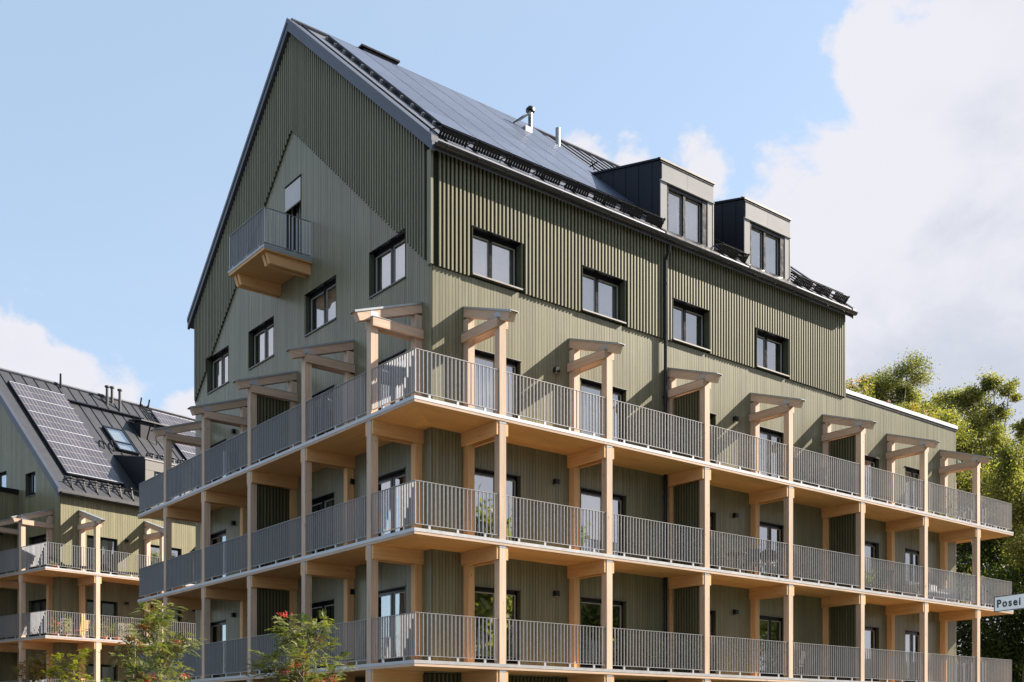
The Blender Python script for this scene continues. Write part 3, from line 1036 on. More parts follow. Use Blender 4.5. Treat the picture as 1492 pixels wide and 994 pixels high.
r.build('bottom_rail', M_GALV, hb)
for i in range(14):
    x = -BX + 0.02 + (BX - 0.10) * i / 13
    piece('bar', 0.012, 0.040, zt_ - zb_ - 0.022, M_GALV, hb, (x - 0.006, BY0 + 0.002, zb_ + 0.012))
    piece('bar', 0.012, 0.040, zt_ - zb_ - 0.022, M_GALV, hb, (x - 0.006, BY1 - 0.042, zb_ + 0.012))
for i in range(21):
    y = BY0 + 0.1 + (BY1 - BY0 - 0.2) * i / 20
    piece('bar', 0.040, 0.012, zt_ - zb_ - 0.022, M_GALV, hb, (-BX, y - 0.006, zb_ + 0.012))
for (x, y) in ((-BX, BY0 + 0.3), (-BX, 7.2), (-BX, BY1 - 0.3), (-0.6, BY0)):
    piece('foot', 0.05, 0.05, 0.10, M_FLASH, hb, (x, y, 15.235))

# downpipe
dp = MB(); dp.tube([(8.16, -0.30, 15.72), (8.16, -0.26, 15.55), (8.16, -0.13, 15.30), (8.16, -0.13, 13.3), (8.16, -0.13, 0.1)], [0.052] * 5, 10)
for z in (14.6, 13.2, 11.3, 9.6, 8.4, 6.5, 5.4, 3.6):
    dp.tube([(8.16, -0.13, z), (8.16, -0.13, z + 0.05)], [0.062, 0.062], 10)
    dp.box(8.145, 8.175, -0.13, -0.02, z + 0.01, z + 0.04)
dp.build('downpipe', M_BLACK, main, smooth=False)

# roof
EY = -0.27
XA, XB = -0.16, LU + 0.16


def roof_slab(y0, y1, flip):
    mb = MB()
    f = lambda y: ROOF0 + RS * (y if not flip else W1 - y)
    mb.hexa(((XA + 0.05, y0, f(y0) - 0.30), (XB - 0.05, y0, f(y0) - 0.30), (XB - 0.05, y1, f(y1) - 0.30), (XA + 0.05, y1, f(y1) - 0.30),
             (XA + 0.05, y0, f(y0)), (XB - 0.05, y0, f(y0)), (XB - 0.05, y1, f(y1)), (XA + 0.05, y1, f(y1))))
    return mb


roof = roof_slab(EY, RIDGE_Y, False).build('roof', M_ROOF, main)
roof_slab(RIDGE_Y + 0.0005, W1 - EY, True).build('roof', M_ROOF, main)
for X0, X1, nm in ((XA - 0.03, XA + 0.05, 'verge_board'), (XB - 0.05, XB + 0.03, 'verge_board')):
    v = MB()
    zr = ROOF0 + RS * RIDGE_Y
    for (ya, yb) in ((EY - 0.02, RIDGE_Y), (W1 - EY + 0.02, RIDGE_Y)):
        za = ROOF0 + RS * (ya if ya < RIDGE_Y else W1 - ya)
        v.hexa(((X0, ya, za - 0.33), (X1, ya, za - 0.33), (X1, yb, zr - 0.33), (X0, yb, zr - 0.33),
                (X0, ya, za - 0.10), (X1, ya, za - 0.10), (X1, yb, zr - 0.10), (X0, yb, zr - 0.10)))
        v.hexa(((X0 - 0.02, ya, za - 0.095), (X1 + 0.10, ya, za - 0.095), (X1 + 0.10, yb, zr - 0.095), (X0 - 0.02, yb, zr - 0.095),
                (X0 - 0.02, ya, za + 0.05), (X1 + 0.10, ya, za + 0.05), (X1 + 0.10, yb, zr + 0.05), (X0 - 0.02, yb, zr + 0.05)))
    v.build(nm, M_VERGE, main)
MB().tube([(XA + 0.1, RIDGE_Y, zr + 0.03), (XB - 0.1, RIDGE_Y, zr + 0.03)], [0.07, 0.07], 8).build('ridge_cap', M_VERGE, main)
rv = MB(); rv.box(2.35, 3.55, RIDGE_Y - 0.14, RIDGE_Y + 0.14, zr - 0.05, zr + 0.10); rv.box(2.25, 3.65, RIDGE_Y - 0.19, RIDGE_Y + 0.19, zr + 0.105, zr + 0.16)
rv.build('ridge_vent', M_BLACK, main)

up_n = Vector((0, -RS, 1)).normalized()     # normal of the near slope
up_s = Vector((0, 1, RS)).normalized()      # up the slope


def on_roof(x, y, h=0.0):
    return Vector((x, y, roof_top(y))) + up_n * h


# solar panels: columns along the roof, rows up the slope
PX0, PW, NC = 0.88, 1.13, 7
py0, py1, NR = 0.75, 6.88, 5
Lrow = (py1 - py0) / NR
rotm = Matrix(((1, 0, 0), (0, up_s.y, up_n.y), (0, up_s.z, up_n.z))).to_euler()
plen = Lrow * math.sqrt(1 + RS * RS)
pan_me = MB().box(0.020, PW - 0.020, 0.006, plen - 0.006, 0.0, 0.035).mesh('solar_panel', M_SOLAR)
pan_half = MB().box(0.020, 0.36, 0.006, plen - 0.006, 0.0, 0.035).mesh('solar_panel', M_SOLAR)
for c in range(NC):
    for q in range(NR):
        x = PX0 + c * PW
        y = py0 + q * Lrow
        if c == NC - 1 and q < 2:
            o = link('solar_panel', pan_half, main, on_roof(x, y, 0.10)); o.rotation_euler = rotm
            continue
        o = link('solar_panel', pan_me, main, on_roof(x, y, 0.10))
        o.rotation_euler = rotm
# panel edge profile and clips by the verge
ep = MB()
ep.bar(on_roof(PX0 - 0.02, py0, 0.06), on_roof(PX0 - 0.02, py1, 0.06), 0.02, 0.12, up=up_n)
ep.bar(on_roof(PX0, py0 - 0.03, 0.07), on_roof(PX0 + NC * PW, py0 - 0.03, 0.07), 0.03, 0.14, up=up_n)
ep.build('panel_edge', M_BLACK, main)
for i in range(12):
    y = py0 + 0.3 + (py1 - py0 - 0.5) * i / 11
    MB().box(-0.035, 0.035, -0.02, 0.02, 0, 0.10).build('panel_clip', M_GALV, main, on_roof(PX0 - 0.12, y, 0.0)).rotation_euler = rotm
dorm = [(8.06, 10.38), (11.84, 14.14)]
standing_seams(8.98, LU, 0.55, roof_top, EY + 0.02, RIDGE_Y - 0.03, main, M_BLACK, holes=[(a - .05, b + .05, -1, 3.08) for a, b in dorm])
sx_ = MB()
for x in (0.28,):
    sx_.bar(on_roof(x, EY + 0.02, 0.018), on_roof(x, RIDGE_Y, 0.018), 0.028, 0.036, up=up_n)
sx_.build('standing_seam', M_BLACK, main)
# gutter
gt = MB()
n = 10
ring = []
for X in (XA + 0.05, XB - 0.02):
    ring.append([(X, -0.36 + 0.085 * math.cos(math.pi + math.pi * j / n), 15.87 + 0.085 * math.sin(math.pi + math.pi * j / n)) for j in range(n + 1)])
for j in range(n):
    gt.poly([ring[0][j], ring[0][j + 1], ring[1][j + 1], ring[1][j]])
gt.poly(ring[0]); gt.poly(ring[1])
gt.tube([(XA + 0.05, -0.445, 15.872), (XB - 0.02, -0.445, 15.872)], [0.014, 0.014], 6)
for i in range(19):
    x = 0.2 + i * 0.92
    pr = [(x, -0.36 + 0.094 * math.cos(math.pi + math.pi * j / n), 15.87 + 0.094 * math.sin(math.pi + math.pi * j / n)) for j in range(n + 1)]
    for j in range(n):
        a, b = pr[j], pr[j + 1]
        gt.poly([(x - 0.03, a[1], a[2]), (x - 0.03, b[1], b[2]), (x + 0.03, b[1], b[2]), (x + 0.03, a[1], a[2])])
gt.build('gutter', M_GUTTER, main, fix=False)
# snow guard: rails, perforated strip and brackets
sg = part_empty('snow_guard', main, (0, 0, 0))
for (xa, xb) in ((0.1, 8.0), (10.45, 11.78), (14.2, LU - 0.1)):
    s = MB()
    for hh in (0.06, 0.16, 0.27):
        s.tube([on_roof(xa, -0.10, hh), on_roof(xb, -0.10, hh)], [0.016, 0.016], 6)
    s.bar(on_roof(xa, 0.14, 0.24), on_roof(xb, 0.14, 0.24), 0.02, 0.06, up=up_n)
    n = int((xb - xa) / 0.085)
    for i in range(n):
        x = xa + (i + 0.5) * (xb - xa) / n
        if (i % 12) < 10:
            s.bar(on_roof(x, -0.10, 0.02), on_roof(x, -0.10, 0.28), 0.066, 0.014, up=up_s)
    s.build('rail', M_BLACK, sg)
    k = max(2, int((xb - xa) / 1.05))
    for i in range(k + 1):
        x = xa + 0.05 + (xb - xa - 0.1) * i / k
        b = MB(); b.bar(on_roof(x, -0.18, 0.01), on_roof(x, 0.30, 0.01), 0.04, 0.02, up=up_n); b.bar(on_roof(x, -0.06, 0.0), on_roof(x, -0.11, 0.31), 0.03, 0.03, up=(1, 0, 0))
        b.bar(on_roof(x, 0.30, 0.01), on_roof(x, -0.09, 0.28), 0.02, 0.03, up=(1, 0, 0))
        b.build('bracket', M_BLACK, sg)
# roof pipes and hooks
p0 = on_roof(7.55, 5.55)
v1 = MB(); v1.box(p0.x - 0.14, p0.x + 0.14, p0.y - 0.16, p0.y + 0.2, p0.z - 0.22, p0.z + 0.22)
v1o = v1.build('vent_pipe', M_GALV, main)
MB().tube([(p0.x + 0.12, p0.y - 0.08, p0.z + 0.0), (p0.x + 0.12, p0.y - 0.08, p0.z + 0.78)], [0.07, 0.07], 12).build('flue', M_GALV, v1o)
c_ = MB(); c_.tube([(p0.x + 0.12, p0.y - 0.08, p0.z + 0.785), (p0.x + 0.12, p0.y - 0.08, p0.z + 0.86), (p0.x + 0.12, p0.y - 0.08, p0.z + 0.94)], [0.15, 0.15, 0.08], 12)
c_.hexa(((p0.x - 0.34, p0.y - 0.26, p0.z + 0.38), (p0.x + 0.0, p0.y - 0.26, p0.z + 0.60), (p0.x + 0.0, p0.y + 0.26, p0.z + 0.60), (p0.x - 0.34, p0.y + 0.26, p0.z + 0.38),
         (p0.x - 0.34, p0.y - 0.26, p0.z + 0.42), (p0.x + 0.0, p0.y - 0.26, p0.z + 0.64), (p0.x + 0.0, p0.y + 0.26, p0.z + 0.64), (p0.x - 0.34, p0.y + 0.26, p0.z + 0.42)))
c_.build('cowl', M_BLACK, v1o)
p0 = on_roof(9.2, 5.85)
MB().tube([(p0.x, p0.y, p0.z - 0.15), (p0.x, p0.y, p0.z + 0.66)], [0.08, 0.08], 12).build('roof_pipe', M_GALV, main)
for (x, y) in ((9.55, 4.55), (9.75, 4.0)):
    h = MB(); h.bar(on_roof(x - .12, y, 0.02), on_roof(x + .12, y, 0.30), 0.03, 0.03, up=up_s); h.bar(on_roof(x + .12, y, 0.02), on_roof(x - .12, y, 0.22), 0.03, 0.03, up=up_s)
    h.bar(on_roof(x, y - 0.35, 0.16), on_roof(x, y + 0.35, 0.16), 0.02, 0.03, up=up_n)
    h.build('roof_hook', M_BLACK, main)

# dormers
for (xa, xb) in dorm:
    dn = part_empty('dormer', main, (0, 0, 0))
    yF = -0.02; zT = 18.24; yB = 3.11
    zTf = lambda y: zT + 0.25 * (y - yF)
    for x0, x1 in ((xa, xa + 0.06), (xb - 0.06, xb)):
        s = MB()
        s.hexa(((x0, yF + 0.02, roof_top(yF) - 0.05), (x1, yF + 0.02, roof_top(yF) - 0.05), (x1, yB, roof_top(yB) - 0.05), (x0, yB, roof_top(yB) - 0.05),
                (x0, yF + 0.02, zTf(yF)), (x1, yF + 0.02, zTf(yF)), (x1, yB, zTf(yB)), (x0, yB, zTf(yB))))
        for i in range(6):
            y = yF + 0.35 + i * 0.55
            if y < yB - 0.1:
                xo = x0 - 0.015 if x0 == xa else x1 + 0.015
                s.box(min(xo, x0 + 0.02), max(xo, x1 - 0.02), y - 0.015, y + 0.015, roof_top(y), zTf(y) - 0.02)
        s.build('side_cheek', M_NAVY, dn)
    t_ = MB()
    t_.hexa(((xa - 0.04, yF - 0.05, zT + 0.003), (xb + 0.04, yF - 0.05, zT + 0.003), (xb + 0.04, yB + 0.1, zTf(yB + 0.1)), (xa - 0.04, yB + 0.1, zTf(yB + 0.1)),
             (xa - 0.04, yF - 0.05, zT + 0.06), (xb + 0.04, yF - 0.05, zT + 0.06), (xb + 0.04, yB + 0.1, zTf(yB + 0.1) + 0.06), (xa - 0.04, yB + 0.1, zTf(yB + 0.1) + 0.06)))
    t_.build('dormer_roof', M_NAVY, dn)
    for (hx, hy) in ((xa + 0.1, yF + 0.15), (xa + 0.25, yF + 1.75)):
        MB().box(hx, hx + 0.16, hy, hy + 0.05, zTf(hy) + 0.06, zTf(hy) + 0.16).build('roof_hook', M_BLACK, dn)
    xm = (xa + xb) / 2
    for (a, b) in ((xa + 0.062, xm - 0.003), (xm + 0.003, xb - 0.004)):
        MB().box(a, b, yF - 0.01, yF + 0.03, 17.69, zT - 0.045).build('front_panel', M_PANELGREY, dn)
    MB().box(xa - 0.01, xb + 0.012, yF - 0.045, yF + 0.02, 17.65, 17.685).build('drip_edge', M_PANELGREY, dn)
    MB().box(xa - 0.012, xb + 0.012, yF - 0.03, yF + 0.02, zT - 0.043, zT + 0.002).build('top_edge', M_NAVY, dn)
    for (a, b) in ((xa + 0.005, xa + 0.27), (xb - 0.26, xb - 0.03)):
        MB().box(a, b, yF - 0.008, yF + 0.03, 16.05, 17.648).build('front_panel', M_PANELGREY, dn)
    MB().box(xb - 0.03, xb + 0.004, yF - 0.02, yF + 0.04, 16.0, 17.648).build('edge_trim', M_NAVY, dn)
    MB().hexa(((xa - 0.02, -0.29, 15.98), (xb + 0.01, -0.29, 15.98), (xb + 0.01, yF + 0.02, 16.0), (xa - 0.02, yF + 0.02, 16.0), (xa - 0.02, -0.29, 16.045), (xb + 0.01, -0.29, 16.045), (xb + 0.01, yF + 0.02, 16.30), (xa - 0.02, yF + 0.02, 16.30))).build('apron_flashing', M_GUTTER, dn)
    # window of the dormer: frame, panes, blind as sub-parts
    u0, u1, z0, z1 = xa + 0.285, xb - 0.275, 16.14, 17.645
    um = u0 + (u1 - u0) * 0.44
    f = MB(); yw = yF + 0.10
    f.box(u0, u0 + 0.06, yF, yw + 0.06, z0, z1); f.box(u1 - 0.20, u1, yF + 0.01, yw + 0.06, z0, z1); f.box(u0 + 0.06, u1 - 0.2, yF + 0.02, yw + 0.06, z1 - 0.12, z1)  # extra-wide black right jamb stands in for the shaded reveal
    f.box(u0 + 0.06, u1 - 0.2, yF + 0.03, yw + 0.06, z0, z0 + 0.06); f.box(um - 0.045, um + 0.045, yF + 0.03, yw + 0.06, z0 + 0.06, z1 - 0.12)
    f.build('frame', M_FRAME, dn)
    for (a, b) in ((u0 + 0.06, um - 0.045), (um + 0.045, u1 - 0.2)):
        k_ = 0.03
        s = MB(); s.box(a, a + k_, yw, yw + 0.04, z0 + 0.06, z1 - 0.12); s.box(b - k_, b, yw, yw + 0.04, z0 + 0.06, z1 - 0.12)
        s.box(a + k_, b - k_, yw, yw + 0.04, z0 + 0.06, z0 + 0.09); s.box(a + k_, b - k_, yw, yw + 0.04, z1 - 0.15, z1 - 0.12)
        s.build('sash', M_SASH, dn)
        MB().box(a + k_, b - k_, yw + 0.01, yw + 0.022, z0 + 0.09, z1 - 0.15).build('pane', M_GLASS, dn)
        c = MB()
        nn = 22
        for i in range(nn):
            xx0 = a + (b - a) * i / nn; xx1 = a + (b - a) * (i + 1) / nn
            c.poly([(xx0, yw + 0.12 + 0.02 * math.sin(i * 1.2), z0), (xx1, yw + 0.12 + 0.02 * math.sin((i + 1) * 1.2), z0),
                    (xx1, yw + 0.12 + 0.02 * math.sin((i + 1) * 1.2), z1), (xx0, yw + 0.12 + 0.02 * math.sin(i * 1.2), z1)])
        c.build('curtain', M_CURTAIN, dn, fix=False)

# low flat-roofed end: parapet flashing
pf = MB(); pf.box(LU + 0.01, L1 + 0.06, -0.07, -0.03, PAR - 0.03, PAR + 0.10); pf.box(LU + 0.01, L1 + 0.06, -0.03, 0.22, PAR + 0.06, PAR + 0.10)
pf.box(L1 + 0.02, L1 + 0.06, -0.0295, W1, PAR - 0.03, PAR + 0.055); pf.box(L1 - 0.2, L1 + 0.06, 0.2205, W1, PAR + 0.06, PAR + 0.10)
pf.build('parapet_flashing', M_FLASH, main)
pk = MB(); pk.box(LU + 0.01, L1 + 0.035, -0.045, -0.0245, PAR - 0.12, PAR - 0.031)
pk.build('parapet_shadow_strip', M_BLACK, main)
fr_ = MB(); fr_.box(LU + 0.01, L1 - 0.07, 0.0, W1 - 0.07, PAR - 0.16, PAR + 0.02)
fr_.build('flat_roof', M_BARK, main)
fr2 = MB(); fr2.box(LU + 0.02, L1 - 0.25, 0.25, 4.5, PAR + 0.025, PAR + 0.16)
fr2.build('planting_bed', M_BARK, main)

posts_s = [1.045, 4.60, 8.42, 12.24, 16.02, 19.84, 23.40]
posts_g = [0.49, 3.82, 7.12, 10.42, 13.60]
timber_gallery(main, (1, 2, 3), D, L1, W1, posts_s, posts_g, (2, 4), (2,), 12.22)

# ================================================================== neighbouring building
B2O = (-0.26, 29.538, -0.451)
B2R = 0.218
nb = thing('apartment_building', 'green apartment block further back at the left, with solar panels on its charcoal roof', 'building', B2O, B2R)
D2, L2, W2 = 1.507, 22.0, 14.3
RS2 = 0.97
EZ2 = 13.08
rt2 = lambda y: EZ2 + 0.12 + RS2 * min(y, W2 - y)
ru2 = lambda y: rt2(y) - 0.28
WY = 3.87
d2s = [(1.28, 2.86), (4.60, 6.40), (8.6, 10.3), (12.4, 14.0), (17, 18.6)]
d2g = [(1.15, 2.85)]
h2s, h2g = [], [(2.22, 3.16, 13.07, 14.18), (5.0, 6.6, 13.66, 14.62)]
for k in (1, 2, 3):
    h2s += [(a, b, 3 * k + 0.30, 3 * k + 2.12) for a, b in d2s]
    h2g += [(a, b, 3 * k + 0.30, 3 * k + 2.12) for a, b in d2g]
backing('side_wall', SIDE, 0.0, L2, lambda u: 0.0, lambda u: ru2(0), h2s, nb)
backing('gable_wall', GABLE, 0.005, W2, lambda u: 0.0, lambda u: ru2(u), h2g, nb, extra=(W2 / 2,))
boards('side_cladding', SIDE, 0.0, L2, lambda u: 0.45, lambda u: ru2(0), h2s, nb, pitch=0.125, mat=M_BOARD2)
boards('gable_cladding', GABLE, 0.0, W2, lambda u: 0.45, lambda u: ru2(u), h2g, nb, extra=(W2 / 2,), pitch=0.125, mat=M_BOARD2)
MB().box(0.05, L2, W2 - 0.06, W2, 0, ru2(W2) - 0.02).build('rear_wall', M_BOARD, nb)
eg = MB(); eg.hexa(((L2 - 0.06, 0.0, 0), (L2 - 0.002, 0.0, 0), (L2 - 0.002, W2 / 2, 0), (L2 - 0.06, W2 / 2, 0), (L2 - 0.06, 0.0, ru2(0)), (L2 - 0.002, 0, ru2(0)), (L2 - 0.002, W2 / 2, ru2(W2 / 2)), (L2 - 0.06, W2 / 2, ru2(W2 / 2))))
eg.hexa(((L2 - 0.06, W2 / 2, 0), (L2 - 0.002, W2 / 2, 0), (L2 - 0.002, W2, 0), (L2 - 0.06, W2, 0), (L2 - 0.06, W2 / 2, ru2(W2 / 2)), (L2 - 0.002, W2 / 2, ru2(W2 / 2)), (L2 - 0.002, W2, ru2(W2)), (L2 - 0.06, W2, ru2(W2))))
eg.build('end_wall', M_BOARD, nb)
for k in (1, 2, 3):
    for i, (a, b) in enumerate(d2s):
        window(SIDE, a, b, 3 * k + 0.30, 3 * k + 2.12, nb, name='balcony_door', curtain=[(0.5, 0.8)] if (i + k) % 2 else None, split=0.5, detail=False, rec=0.10, door=True)
    for i, (a, b) in enumerate(d2g):
        window(GABLE, a, b, 3 * k + 0.30, 3 * k + 2.12, nb, name='balcony_door', curtain=[(0.1, 0.4)] if k == 2 else None, split=0.5, detail=False, rec=0.10, door=True)
    for u in (3.3, 7.1):
        wall_lamp(SIDE, u, 3 * k + 2.1, nb)
for h in h2g[:2]:
    window(GABLE, h[0], h[1], h[2], h[3], nb, curtain=[(0.05, 0.95)] if h[0] > 4 else None, split=0.62, detail=False)
# side wing beyond the gable balconies
boards('wing_cladding', SIDE, -7.0, -0.03, lambda u: 0.45, lambda u: 13.3, [], nb, pitch=0.125, mat=M_BOARD2).location = (0, WY, 0)
wg = MB(); wg.box(-7.0, -0.03, WY + 0.005, WY + 9, 0, 13.25)
wg.build('wing_wall', M_BACK, nb)
MB().box(-7.1, -0.028, WY - 0.10, WY + 9.1, 13.305, 13.52).build('wing_roof', M_BLACK, nb)
wall_lamp(lambda u, d, z: (u, -d + 0, z), -0.9, 11.3, nb).location = (-0.9, WY, 11.3)

XA2, XB2 = -0.18, L2 + 0.2
for (y0, y1, fl_) in ((-0.20, W2 / 2, False), (W2 / 2 + 0.0005, W2 + 0.2, True)):
    f = lambda y: EZ2 + 0.12 + RS2 * (y if not fl_ else W2 - y)
    MB().hexa(((XA2 + .05, y0, f(y0) - 0.26), (XB2, y0, f(y0) - 0.26), (XB2, y1, f(y1) - 0.26), (XA2 + .05, y1, f(y1) - 0.26),
               (XA2 + .05, y0, f(y0)), (XB2, y0, f(y0)), (XB2, y1, f(y1)), (XA2 + .05, y1, f(y1)))).build('roof', M_ROOF2, nb)
v = MB(); zr2 = rt2(W2 / 2)
for (ya, yb) in ((-0.22, W2 / 2), (W2 + 0.22, W2 / 2)):
    za = EZ2 + 0.12 + RS2 * (ya if ya < 10 else W2 - ya)
    v.hexa(((XA2 - .03, ya, za - 0.36), (XA2 + .05, ya, za - 0.36), (XA2 + .05, yb, zr2 - 0.36), (XA2 - .03, yb, zr2 - 0.36),
            (XA2 - .03, ya, za - 0.10), (XA2 + .05, ya, za - 0.10), (XA2 + .05, yb, zr2 - 0.10), (XA2 - .03, yb, zr2 - 0.10)))
    v.hexa(((XA2 - .05, ya, za - 0.095), (XA2 + .14, ya, za - 0.095), (XA2 + .14, yb, zr2 - 0.095), (XA2 - .05, yb, zr2 - 0.095),
            (XA2 - .05, ya, za + 0.05), (XA2 + .14, ya, za + 0.05), (XA2 + .14, yb, zr2 + 0.05), (XA2 - .05, yb, zr2 + 0.05)))
v.build('verge_board', M_VERGE, nb)
n2_ = Vector((0, -RS2, 1)).normalized(); s2_ = Vector((0, 1, RS2)).normalized()
rot2 = Matrix(((1, 0, 0), (0, s2_.y, n2_.y), (0, s2_.z, n2_.z))).to_euler()
r2 = lambda x, y, h=0.0: Vector((x, y, rt2(y))) + n2_ * h
holes2 = [(4.25, 6.98, -1, 2.8), (4.7, 5.95, 3.0, 4.7)]
standing_seams(0.55, L2, 0.62, rt2, -0.18, W2 / 2, nb, M_BLACK, holes=holes2)
MB().tube([(XA2, W2 / 2, zr2 + 0.03), (XB2, W2 / 2, zr2 + 0.03)], [0.09, 0.09], 8).build('ridge_cap', M_VERGE, nb)
PR2 = 0.915
pl2 = PR2 * math.sqrt(1 + RS2 ** 2)
pm2 = MB().box(0.0, 0.998, 0.035, pl2 - 0.035, 0.0, 0.035).mesh('solar_panel', M_SOLAR2)
fm2 = MB(); fm2.box(0.0, 1.0, -0.030, 0.030, 0.0, 0.045)
fm2 = fm2.mesh('panel_rail', M_FLASH)
fm3 = MB().box(0.0, 1.0, -0.012, 0.012, 0.036, 0.042).mesh('panel_rail', M_SASH)
for (x0, nc, ya, nr) in ((0.70, 3, 0.76, 6), (9.05, 8, 1.3, 6)):
    for c in range(nc):
        for q in range(nr):
            wx = 0.96 if nc == 3 else 1.0
            o = link('solar_panel', pm2, nb, r2(x0 + c * wx, ya + q * PR2, 0.10)); o.rotation_euler = rot2; o.scale = (wx, 1, 1)
            o = link('panel_rail', fm2, nb, r2(x0 + c * wx, ya + q * PR2, 0.10)); o.rotation_euler = rot2; o.scale = (wx, 1, 1)
            o = link('panel_rail', fm3, nb, r2(x0 + c * wx, ya + (q + 0.5) * PR2, 0.10)); o.rotation_euler = rot2; o.scale = (wx, 1, 1)
        o = link('panel_rail', fm2, nb, r2(x0 + c * wx, ya + nr * PR2, 0.10)); o.rotation_euler = rot2; o.scale = (wx, 1, 1)
eb = MB(); eb.bar(r2(0.66, 0.70, 0.06), r2(0.66, 6.28, 0.06), 0.05, 0.16, up=n2_); eb.bar(r2(0.7, 0.70, 0.06), r2(3.58, 0.70, 0.06), 0.05, 0.12, up=n2_)
eb.build('panel_edge', M_BLACK, nb)
MB().bar(r2(3.6, 5.95, 0.10), r2(8.0, 5.95, 0.10), 0.10, 0.12, up=n2_).build('snow_bar', M_BLACK, nb)
# skylight
sk = part_empty('skylight', nb, (0, 0, 0))
f = MB()
for (a, b) in (((4.80, 3.10), (5.86, 3.10)), ((4.80, 3.62), (5.86, 3.62)), ((4.80, 4.56), (5.86, 4.56))):
    f.bar(r2(*a, 0.08), r2(*b, 0.08), 0.10, 0.16, up=n2_)
for x in (4.80, 5.86):
    f.bar(r2(x, 3.06, 0.083), r2(x, 4.60, 0.083), 0.10, 0.166, up=n2_)
f.build('frame', M_BLACK, sk)
for (a, b) in ((3.14, 3.58), (3.66, 4.52)):
    g = MB().box(0, 0.96, 0, (b - a) * math.sqrt(1 + RS2 ** 2), 0, 0.02).build('pane', M_GLASS, sk, r2(4.85, a, 0.12)); g.rotation_euler = rot2
    g = MB().box(0, 0.96, 0, (b - a) * math.sqrt(1 + RS2 ** 2), 0, 0.01).build('blind', M_CURTAIN, sk, r2(4.85, a, 0.02)); g.rotation_euler = rot2
# dormer
dn = part_empty('dormer', nb, (0, 0, 0))
xa, xb, yF, zT, yB = 4.34, 6.9, 0.02, 15.30, 2.76
zq = lambda y: zT + 0.20 * (y - yF)
for x0, x1 in ((xa, xa + 0.06), (xb - 0.06, xb)):
    MB().hexa(((x0, yF + .02, rt2(yF) - .05), (x1, yF + .02, rt2(yF) - .05), (x1, yB, rt2(yB) - .05), (x0, yB, rt2(yB) - .05),
               (x0, yF + .02, zq(yF)), (x1, yF + .02, zq(yF)), (x1, yB, zq(yB)), (x0, yB, zq(yB)))).build('side_cheek', M_NAVY, dn)
MB().hexa(((xa - .03, yF - .04, zT + .003), (xb + .03, yF - .04, zT + .003), (xb + .03, yB + .1, zq(yB)), (xa - .03, yB + .1, zq(yB)),
           (xa - .03, yF - .04, zT + .06), (xb + .03, yF - .04, zT + .06), (xb + .03, yB + .1, zq(yB) + .06), (xa - .03, yB + .1, zq(yB) + .06))).build('dormer_roof', M_ROOF2, dn)
MB().box(xa + 0.02, xb - 0.02, yF - 0.03, yF + 0.03, zT - 0.55, zT - 0.07).build('front_panel', M_DORM2, dn)
MB().box(xa - 0.02, xb + 0.02, yF - 0.06, yF + 0.03, zT - 0.065, zT + 0.0).build('top_edge', M_PANELGREY, dn)
MB().box(xa + 0.02, xa + 0.5, yF - 0.025, yF + 0.03, rt2(yF) - 0.05, zT - 0.56).build('front_panel', M_DORM2, dn)
MB().box(xb - 0.5, xb - 0.02, yF - 0.025, yF + 0.03, rt2(yF) - 0.05, zT - 0.56).build('front_panel', M_DORM2, dn)
f = MB(); f.box(xa + 0.5, xb - 0.5, yF - 0.01, yF + 0.06, zT - 0.66, zT - 0.56); f.box(xa + 0.5, xa + 0.6, yF - 0.01, yF + 0.06, rt2(yF), zT - 0.66); f.box((xa + xb) / 2 - .05, (xa + xb) / 2 + .05, yF - 0.01, yF + 0.06, rt2(yF), zT - 0.66); f.box(xb - 0.6, xb - 0.5, yF - 0.01, yF + 0.06, rt2(yF), zT - 0.66)
f.build('frame', M_FRAME, dn)
MB().box(xa + 0.6, xb - 0.6, yF + 0.01, yF + 0.022, rt2(yF), zT - 0.66).build('pane', M_GLASS, dn)
# hatch, ladder, pipes, snow guards
hb2 = MB(); P_ = r2(7.7, 5.0)
hb2.box(6.95, 8.45, 4.5, 5.6, P_.z - 0.7, P_.z + 0.42)
ho = hb2.build('roof_hatch', M_NAVY, nb)
MB().hexa(((6.9, 4.35, P_.z + 0.43), (8.5, 4.35, P_.z + 0.43), (8.5, 5.6, P_.z + 0.62), (6.9, 5.6, P_.z + 0.62), (6.9, 4.35, P_.z + 0.5), (8.5, 4.35, P_.z + 0.5), (8.5, 5.6, P_.z + 0.69), (6.9, 5.6, P_.z + 0.69))).build('hatch_lid', M_ROOF2, ho)
MB().tube([(7.7, 4.4, P_.z + 0.45), (7.7, 4.15, P_.z - 0.75)], [0.03, 0.03], 6).build('lid_stay', M_BLACK, ho)
ld = MB()
for x in (8.58, 8.94):
    ld.bar(r2(x, 4.3, 0.15), r2(x, 7.1, 0.15), 0.06, 0.06, up=n2_)
for i in range(12):
    y = 4.4 + i * 0.235
    ld.bar(r2(8.58, y, 0.15), r2(8.94, y, 0.15), 0.05, 0.05, up=n2_)
for x in (8.5, 9.0):
    ld.bar(r2(x, 7.05, 0.05), r2(x - 0.1, 7.1, 0.55), 0.06, 0.06, up=(1, 0, 0))
ld.build('roof_ladder', M_BLACK, nb)
for (x, y, h) in ((6.25, 6.6, 0.9), (6.66, 6.8, 0.8), (6.85, 6.35, 1.05)):
    q = r2(x, y); m = MB(); m.tube([(x, y, q.z - 0.1), (x, y, q.z + h)], [0.075, 0.075], 10); m.tube([(x, y, q.z + h), (x, y, q.z + h + 0.08)], [0.13, 0.13], 10)
    m.build('roof_pipe', M_ROOF2, nb)
q = r2(3.8, 6.95); MB().tube([(3.8, 6.95, q.z), (3.8, 6.95, q.z + 0.75)], [0.06, 0.05], 8).build('roof_pipe', M_BLACK, nb)
